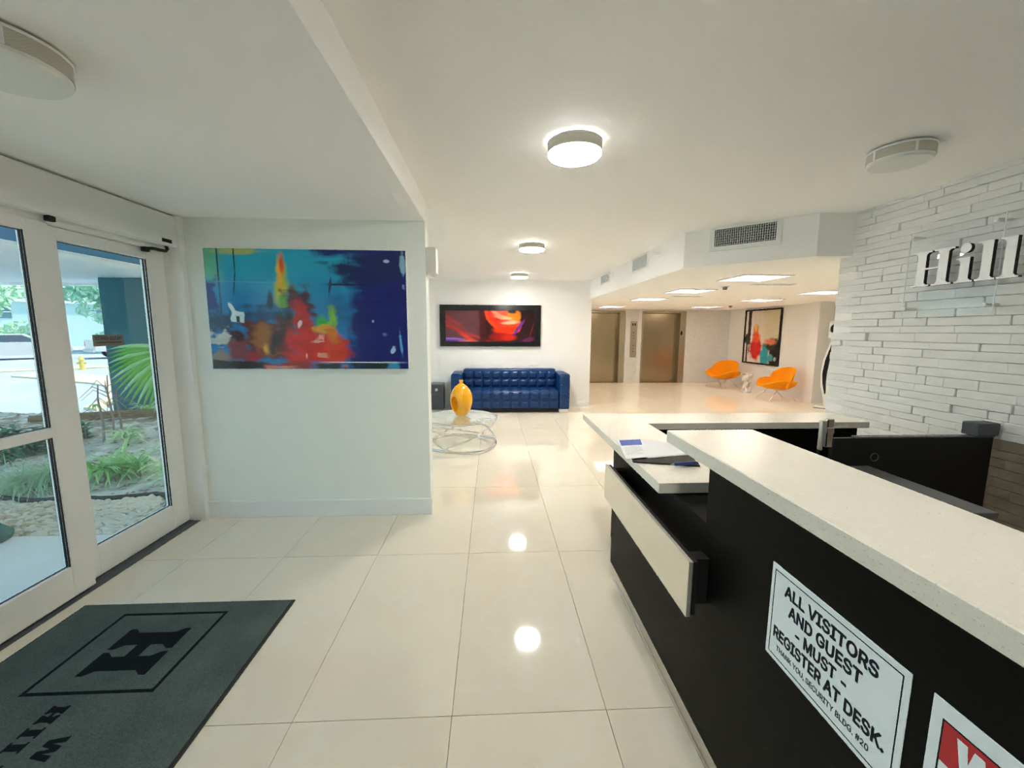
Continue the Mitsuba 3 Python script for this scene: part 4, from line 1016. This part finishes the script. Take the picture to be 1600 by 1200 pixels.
for k in range(2600):
    x, y = -8.0 + 5.2 * nrg.random(), 4.05 + 3.2 * nrg.random()
    q = trimesh.Trimesh([[-1, 0, 0], [0, -0.45, 0.15], [1, 0, 0], [0, 0.45, 0.1]], [[0, 1, 2], [0, 2, 3]], process=False)
    q.apply_scale(nrg.uniform(0.012, 0.045))
    q.apply_transform(trimesh.transformations.rotation_matrix(nrg.uniform(0, 6.28), [0, 0, 1]) @ trimesh.transformations.rotation_matrix(nrg.uniform(-0.4, 0.4), [1, 0, 0]))
    q.apply_translation((x, y, float(soil_h(x, y)) + 0.008)); lm_.append(q)
labels[lt]['kind'] = 'stuff'
for k, mname in enumerate(('mulch', 'twig', 'leaf_dry')):
    obj('litter', cat(lm_[k::3]), mname, lt, kind='stuff')
eg = thing('edging_strip', 'curved black plastic edging between the pebbles and the soil', 'garden edging')
xs_ = np.concatenate([np.linspace(-5.6, -3.35, 24), np.linspace(-3.3, -2.85, 14)])
obj('strip', tube([(x, bed_edge(x), float(soil_h(x, bed_edge(x))) + 0.025) for x in xs_], 0.022, 6), 'edging', eg, smooth=True)

def blade(base, d, L, w, droop, rise=1.0, n=7, twist=0.0):
    """A long leaf from base, leaning to the horizontal direction d."""
    d = np.asarray(d, float) / np.linalg.norm(d)
    side = np.array([-d[1], d[0], 0])
    t = np.linspace(0, 1, n)
    p = np.asarray(base) + np.outer(t * L * 0.75, [d[0], d[1], 0]) + np.outer(L * (rise * t - droop * t * t), [0, 0, 1])
    ww = w * np.sin(PI * np.clip(t * 0.9 + 0.1, 0, 1)) ** 0.8
    sv = side + np.array([0, 0, twist])
    a, b = p - ww[:, None] * sv / 2, p + ww[:, None] * sv / 2
    mid = p + np.array([0, 0, -1]) * ww[:, None] * 0.18
    v = np.stack([a, mid, b], 1).reshape(-1, 3)
    f = []
    for i in range(n - 1):
        for s in (0, 1):
            q = i * 3 + s
            f += [[q, q + 1, q + 4], [q, q + 4, q + 3]]
    return trimesh.Trimesh(v, np.array(f), process=False)

def clump(label, x, y, n, L, w, mat_, stems=3, height=0.10, spread=0.10, name='strappy_plant', droop=0.75, low=0.6):
    z = float(soil_h(x, y)) - 0.01
    t = thing(name, label, 'plant')
    bl, sm = [], []
    for s in range(stems):
        bx_, by_ = x + rng.uniform(-spread, spread), y + rng.uniform(-spread, spread)
        hh = height * rng.uniform(0.6, 1.3)
        sm.append(tube([(bx_, by_, z - 0.03), (bx_ + rng.uniform(-.02, .02), by_, z + hh)], 0.009, 6))
        for k in range(n // stems):
            a = rng.uniform(0, 2 * PI)
            bl.append(blade((bx_, by_, z + hh * rng.uniform(low, 1.0)), (math.cos(a), math.sin(a)), L * rng.uniform(0.6, 1.1), w, rng.uniform(0.4, 1.1) * droop, rng.uniform(0.35, 1.0)))
    obj('foliage', cat(bl), mat_, t, smooth=True)
    obj('stem', cat(sm), 'twig', t, smooth=40)
    return t
clump('large variegated strappy plant in the middle of the planting bed', -3.98, 4.40, 210, 0.44, 0.022, 'leaf', 7, 0.13, 0.16)
clump('pale second strappy plant at the foot of the bare stems behind the largest one', -4.60, 5.25, 50, 0.32, 0.032, 'leaf_pale', 2, 0.16, 0.05)
clump('strappy plant at the right edge of the door glass', -3.34, 4.30, 60, 0.38, 0.034, 'leaf_pale', 3, 0.18, 0.06)
clump('pale spidery plant at the foot of the teal column', -5.75, 7.0, 26, 0.42, 0.035, 'leaf_pale', 1, 0.14, 0.02)
clump('wispy mound of grass beside the pebbles', -4.72, 4.20, 620, 0.62, 0.007, 'grass', 14, 0.05, 0.24, 'ornamental_grass', 1.15)
clump('low dark green shrub behind the wispy grass', -5.70, 4.95, 900, 0.15, 0.045, 'leaf_dark', 30, 0.20, 0.50, 'low_shrub', 0.7, 0.05)

bs = thing('bare_shrub', 'tall bare stems with dry drooping twigs in the planting bed', 'shrub')
for k, (dx, dy, hh) in enumerate(((0, 0, 0.78), (0.10, 0.03, 0.90), (0.13, 0.10, 0.70))):
    x, y = -4.95 + dx, 5.32 + dy
    z = float(soil_h(x, y)) - 0.03
    obj('stem', tube([(x, y, z), (x + 0.02, y, z + hh * 0.4), (x - 0.02, y + 0.01, z + hh * 0.75), (x + 0.01, y, z + hh)], [0.014, 0.012, 0.010, 0.006], 6), 'twig', bs, smooth=True)
tw = []
for k in range(16):
    a, z0 = rng.uniform(0, 2 * PI), rng.uniform(0.40, 0.85)
    L = rng.uniform(0.18, 0.42)
    x, y = -4.88, 5.36
    tw.append(tube([(x, y, z0), (x + math.cos(a) * L * 0.5, y + math.sin(a) * L * 0.5, z0 + 0.10), (x + math.cos(a) * L, y + math.sin(a) * L, z0 - 0.02)], [0.005, 0.004, 0.002], 5))
obj('twigs', cat(tw), 'twig', bs, smooth=True)
obj('leaf_tuft', cat([blade((-5.02, 5.33, 0.60), (math.cos(a), math.sin(a)), 0.12, 0.02, 1.0, 0.4) for a in np.linspace(0, 6, 9)]), 'leaf', bs, smooth=True)

lg = thing('mulch_log', 'brown weathered palm log lying along the top of the planting bed', 'log')
lp = [(x, y, float(soil_h(x, y)) + 0.03) for x, y in ((-6.6, 6.05), (-6.0, 6.25), (-5.4, 6.5), (-4.9, 6.62))]
obj('trunk', tube(lp, [0.05, 0.075, 0.07, 0.05], 10), 'mulch', lg, smooth=True)
obj('bark_strips', cat([tube([np.array(lp[1]) + (k * 0.12 - 0.6, rng.uniform(-.2, .1), rng.uniform(-.02, .05)), np.array(lp[1]) + (k * 0.12 - 0.25, rng.uniform(-.2, .12), rng.uniform(0, .08))], 0.012, 5) for k in range(14)]), 'mulch', lg)

# palm with a fan frond reaching in from the right
pm = thing('fan_palm', 'fan palm frond with long green leaflets in front of the teal column', 'palm')
hub = np.array([-4.95, 6.62, 1.22])
obj('trunk', tube([(-4.62, 7.35, -0.2), (-4.6, 7.3, 0.5), (-4.62, 7.25, 0.95)], [0.10, 0.09, 0.07], 12), 'bark', pm, smooth=True)
obj('stalk', tube([(-4.62, 7.25, 0.95), (-4.75, 6.95, 1.17), hub], 0.014, 8), 'leaf', pm, smooth=True)
rv, dv = np.array([-0.62, -0.62, 0.0]), np.array([0, 0, -1.0])
for k in range(24):
    a = -0.30 + 2.05 * k / 23           # fan angle from straight left, downwards
    dirv = math.cos(a) * np.array([-0.60, -0.66, 0.05]) + math.sin(a) * np.array([0.05, 0.12, -0.95])
    L = 0.95 - 0.12 * abs(k - 10) / 10
    t_ = np.linspace(0, 1, 7)
    p = hub + np.outer(t_ * L, dirv) + np.outer(t_ ** 2.2 * L * 0.28, [0, 0, -1])
    sv = np.cross(dirv, [0.72, -0.68, 0.1]); sv /= np.linalg.norm(sv)
    ww = 0.062 * np.sin(PI * np.clip(0.08 + 0.92 * t_, 0, 1)) ** 0.7 + 0.002
    A_, B_ = p - ww[:, None] * sv / 2, p + ww[:, None] * sv / 2
    mid = p + ww[:, None] * 0.3 * np.array([0.7, -0.7, 0])
    vv = np.stack([A_, mid, B_], 1).reshape(-1, 3)
    ff = []
    for i in range(6):
        for s in (0, 1):
            q = i * 3 + s
            ff += [[q, q + 1, q + 4], [q, q + 4, q + 3]]
    obj('leaflet', trimesh.Trimesh(vv, np.array(ff), process=False), 'palm' if k % 3 else 'palm_pale', pm, smooth=False)

pl = thing('green_planter', 'dark green planter with a flared foot at the left edge of the door glass', 'planter')
obj('pot', lathe([(0, 0.0), (0.24, 0.0), (0.25, 0.03), (0.13, 0.16), (0.12, 0.28), (0.20, 0.62), (0.22, 0.66), (0.20, 0.67), (0.17, 0.60), (0, 0.58)], 40, (-3.90, 3.02, -0.04)), 'planter', pl, smooth=35)
obj('potting_soil', lathe([(0, 0.612), (0.172, 0.60), (0.16, 0.57), (0, 0.57)], 24, (-3.90, 3.02, -0.04)), 'mulch', pl)

# canopy over the walkway
cn = thing('entrance_canopy', 'white canopy over the walkway outside with a blue beam near the doors', 'canopy')
obj('soffit', box(-9.6, -2.62, 3.0, 8.65, 2.45, 2.62), 'soffit', cn)
obj('beam', box(-3.62, -3.45, 3.0, 8.0, 2.17, 2.46), 'teal_beam', cn, label='blue beam')
obj('trim', box(-3.66, -3.43, 3.0, 8.0, 2.150, 2.172), 'soffit', cn)
obj('fascia', box(-9.7, -2.62, 8.65, 8.78, 2.40, 2.70), 'soffit', cn)
cl = thing('teal_column', 'square dark teal column holding up the canopy', 'column')
obj('shaft', cbox(-6.95, -5.95, 7.72, 8.5, -0.16, 2.45, 0.01), 'teal', cl)
obj('base', cbox(-7.0, -5.90, 7.67, 8.55, -0.16, 0.02, 0.01), 'concrete', cl)

# driveway curb
cu = thing('driveway_curb', 'curved pale yellow curb around the driveway turn', 'curb')
cp_ = Polygon([(-17.0, 16.6), (-15.4, 15.9), (-13.7, 15.05), (-12.2, 13.8), (-10.9, 12.4), (-9.9, 11.2), (-9.08, 10.2), (-8.5, 9.3), (-8.3, 8.85), (-8.7, 9.0), (-8.95, 9.5), (-9.2, 9.95), (-9.8, 10.8),
               (-10.55, 11.6), (-11.5, 12.6), (-12.4, 13.2), (-13.4, 13.6), (-15.0, 14.4), (-17.0, 15.2)]).buffer(0.12).buffer(-0.12)
obj('kerbstone', extrude(cp_, 0.06, None, (0, 0, -0.165)), 'curb', cu)
cu = thing('parking_curb', 'straight pale yellow curb in front of the parked cars', 'curb')
obj('kerbstone', rotz(box(-9, 9, -0.35, 0.35, -0.165, -0.11), 44, (0, 0, 0)).apply_translation((-17.9, 18.5, 0)), 'curb', cu)

# hydrant
hy = thing('fire_hydrant', 'small yellow fire hydrant by the driveway', 'hydrant')
obj('barrel', lathe([(0, 0), (0.11, 0), (0.11, 0.04), (0.075, 0.05), (0.075, 0.40), (0.10, 0.41), (0.10, 0.44), (0.08, 0.47), (0.05, 0.55), (0.02, 0.58), (0, 0.59)], 24, (-17.2, 17.95, -0.16)), 'hydrant', hy, smooth=40)
obj('nozzle', tube([(-17.31, 17.85, 0.13), (-17.09, 18.05, 0.13)], 0.045, 12), 'hydrant', hy, smooth=40)

# parked vehicles
def wheels(t, spots_, r, put):
    for (x, y) in spots_:
        w = tube([(x, y - 0.11, r), (x, y + 0.11, r)], r, 20); 
        k = obj('wheel', put(w), 'tyre', t, smooth=40)
        obj('hub', put(tube([(x, y - 0.12, r), (x, y + 0.12, r)], r * 0.6, 16)), 'wheel', k, smooth=40)
def vehicle(lab, kind, x, y, deg):
    t = thing('pickup_truck' if kind == 'pickup' else 'car', lab, 'truck' if kind == 'pickup' else 'car')
    def put(m):
        m.apply_transform(trimesh.transformations.rotation_matrix(math.radians(deg), [0, 0, 1])); m.apply_translation((x, y, -0.16)); return m
    B_ = ((1, 0, 0), (0, 0, 1), (0, -1, 0))
    if kind == 'pickup':
        side = [(0, 0.45), (0, 1.08), (1.9, 1.08), (2.0, 1.70), (2.3, 1.78), (3.3, 1.76), (3.9, 1.15), (5.3, 1.02), (5.4, 0.5), (5.2, 0.35), (4.9, 0.35), (4.7, 0.62), (4.2, 0.62), (4.0, 0.35), (1.5, 0.35), (1.3, 0.66), (0.75, 0.66), (0.55, 0.42)]
        win = [(2.08, 1.15), (2.12, 1.65), (3.25, 1.68), (3.75, 1.15)]
        wx = (1.03, 4.45)
    else:
        side = [(0, 0.45), (0.05, 0.85), (0.6, 0.95), (1.3, 1.40), (2.7, 1.42), (3.5, 0.95), (4.4, 0.80), (4.5, 0.5), (4.3, 0.25), (4.05, 0.25), (3.9, 0.55), (3.4, 0.55), (3.25, 0.25), (1.3, 0.25), (1.15, 0.55), (0.65, 0.55), (0.5, 0.25)]
        win = [(0.85, 0.98), (1.4, 1.34), (2.62, 1.36), (3.25, 0.98)]
        wx = (0.9, 3.65)
    obj('body', put(extrude(Polygon(side), 1.84, B_, (0, 0.92, 0))), 'car_white', t)
    for s in (1, -1):
        obj('side_window', put(extrude(Polygon(win), 0.012, B_, (0, 0.926 if s > 0 else -0.914, 0))), 'car_glass', t)
        obj('tail_light', put(box(-0.015, 0.10, s * 0.925 - 0.1 * (s > 0), s * 0.925 + 0.1 * (s < 0), 0.72, 0.98)), 'tail_light', t)
    obj('bumper', put(box(-0.10, 0.02, -0.9, 0.9, 0.38, 0.56)), 'wheel', t)
    wheels(t, [(a, b) for a in wx for b in (0.82, -0.82)], 0.36 if kind == 'pickup' else 0.31, put)
    return t
vehicle('white pickup truck parked beyond the driveway, seen from the rear', 'pickup', -23.0, 24.6, 56)
vehicle('white car parked left of the pickup truck', 'car', -28.2, 22.5, 47)
vehicle('white car at the far left beyond the driveway', 'car', -33.0, 22.0, 47)

# building across the street
ab = thing('apartment_building', 'pale blue building with small windows across the street', 'building')
bd0 = np.array([-44.0, 40.0, 0.0])
bdx, bdn = np.array([0.72, 0.69, 0.0]), np.array([0.69, -0.72, 0.0])
Bb = (bdx, (0, 0, 1), bdn)
obj('walls', extrude(sbox(-16, -0.2, 14, 4.0), 6.0, Bb, bd0 - bdn * 6.0), 'far_wall', ab)
obj('roof', extrude(sbox(-16.4, 4.0, 14.4, 4.25), 6.6, Bb, bd0 - bdn * 6.3), 'soffit', ab)
for x0, w_ in ((-12.5, 1.6), (-8.5, 1.0), (-1.6, 1.7), (2.0, 1.1), (5.6, 1.2), (7.2, 1.2), (10.5, 1.5)):
    wk = obj('window', extrude(sbox(x0, 2.5, x0 + w_, 3.6), 0.05, Bb, bd0), 'far_window', ab)
    obj('glazing_bar', extrude(unary_union([sbox(x0, 3.0, x0 + w_, 3.08), sbox(x0 + w_ / 2 - 0.04, 2.5, x0 + w_ / 2 + 0.04, 3.6)]), 0.09, Bb, bd0), 'soffit', wk)

def tree(name, lab, x, y, h, r, n, mat_, trunk=True, size=0.35):
    t = thing(name, lab, 'tree' if trunk else 'shrub')
    ctr = np.array([x, y, h - r * 0.8])
    bl = nrg.normal(size=(16, 3)); bl /= np.linalg.norm(bl, axis=1, keepdims=True)
    cen = ctr + bl * np.array([r * 0.6, r * 0.6, r * 0.42])
    k = nrg.integers(0, 16, n)
    d = nrg.normal(size=(n, 3)); d /= np.linalg.norm(d, axis=1, keepdims=True)
    c = cen[k] + d * (nrg.uniform(0.5, 1.0, (n, 1)) ** 0.5) * r * np.array([0.6, 0.6, 0.45])
    a = nrg.normal(size=(n, 3)); a /= np.linalg.norm(a, axis=1, keepdims=True)
    b = np.cross(a, nrg.normal(size=(n, 3))); b /= np.linalg.norm(b, axis=1, keepdims=True)
    s = size * nrg.uniform(0.6, 1.2, (n, 1))
    v = np.stack([c - a * s, c + b * s * 0.5, c + a * s, c - b * s * 0.5], 1).reshape(-1, 3)
    i = np.arange(n) * 4
    f = np.vstack([np.stack([i, i + 1, i + 2], -1), np.stack([i, i + 2, i + 3], -1)])
    obj('foliage', trimesh.Trimesh(v, f, process=False), mat_, t)
    if trunk:
        obj('trunk', tube([(x, y, -0.2), (x + 0.1, y, h * 0.4), (x, y, h - r * 0.6)], [0.28, 0.22, 0.12], 10), 'bark', t, smooth=True)
    return t
tree('street_tree', 'leafy tree behind the left half of the pale blue building', -57.0, 46.0, 10.5, 5.6, 6000, 'leaf_tree', True, 0.5)
tree('street_tree', 'leafy tree behind the right half of the pale blue building', -48.0, 58.0, 10.5, 5.6, 6000, 'leaf_tree', True, 0.5)
tree('street_tree', 'leafy tree at the far left beyond the white cars', -37.0, 30.0, 6.4, 2.7, 3000, 'leaf_tree')
tree('hedge_bush', 'rounded green bush in front of the building left of the pickup truck', -33.5, 31.0, 2.0, 1.5, 1300, 'leaf_tree', False, 0.2)
tree('hedge_bush', 'rounded darker green bush behind the pickup truck', -27.5, 31.5, 1.9, 1.5, 1300, 'leaf_tree_dark', False, 0.2)
tree('street_tree', 'tree with a spreading crown overhanging the roof of the pale blue building', -27.8, 32.8, 7.6, 3.6, 5000, 'leaf_tree_dark', True, 0.26)
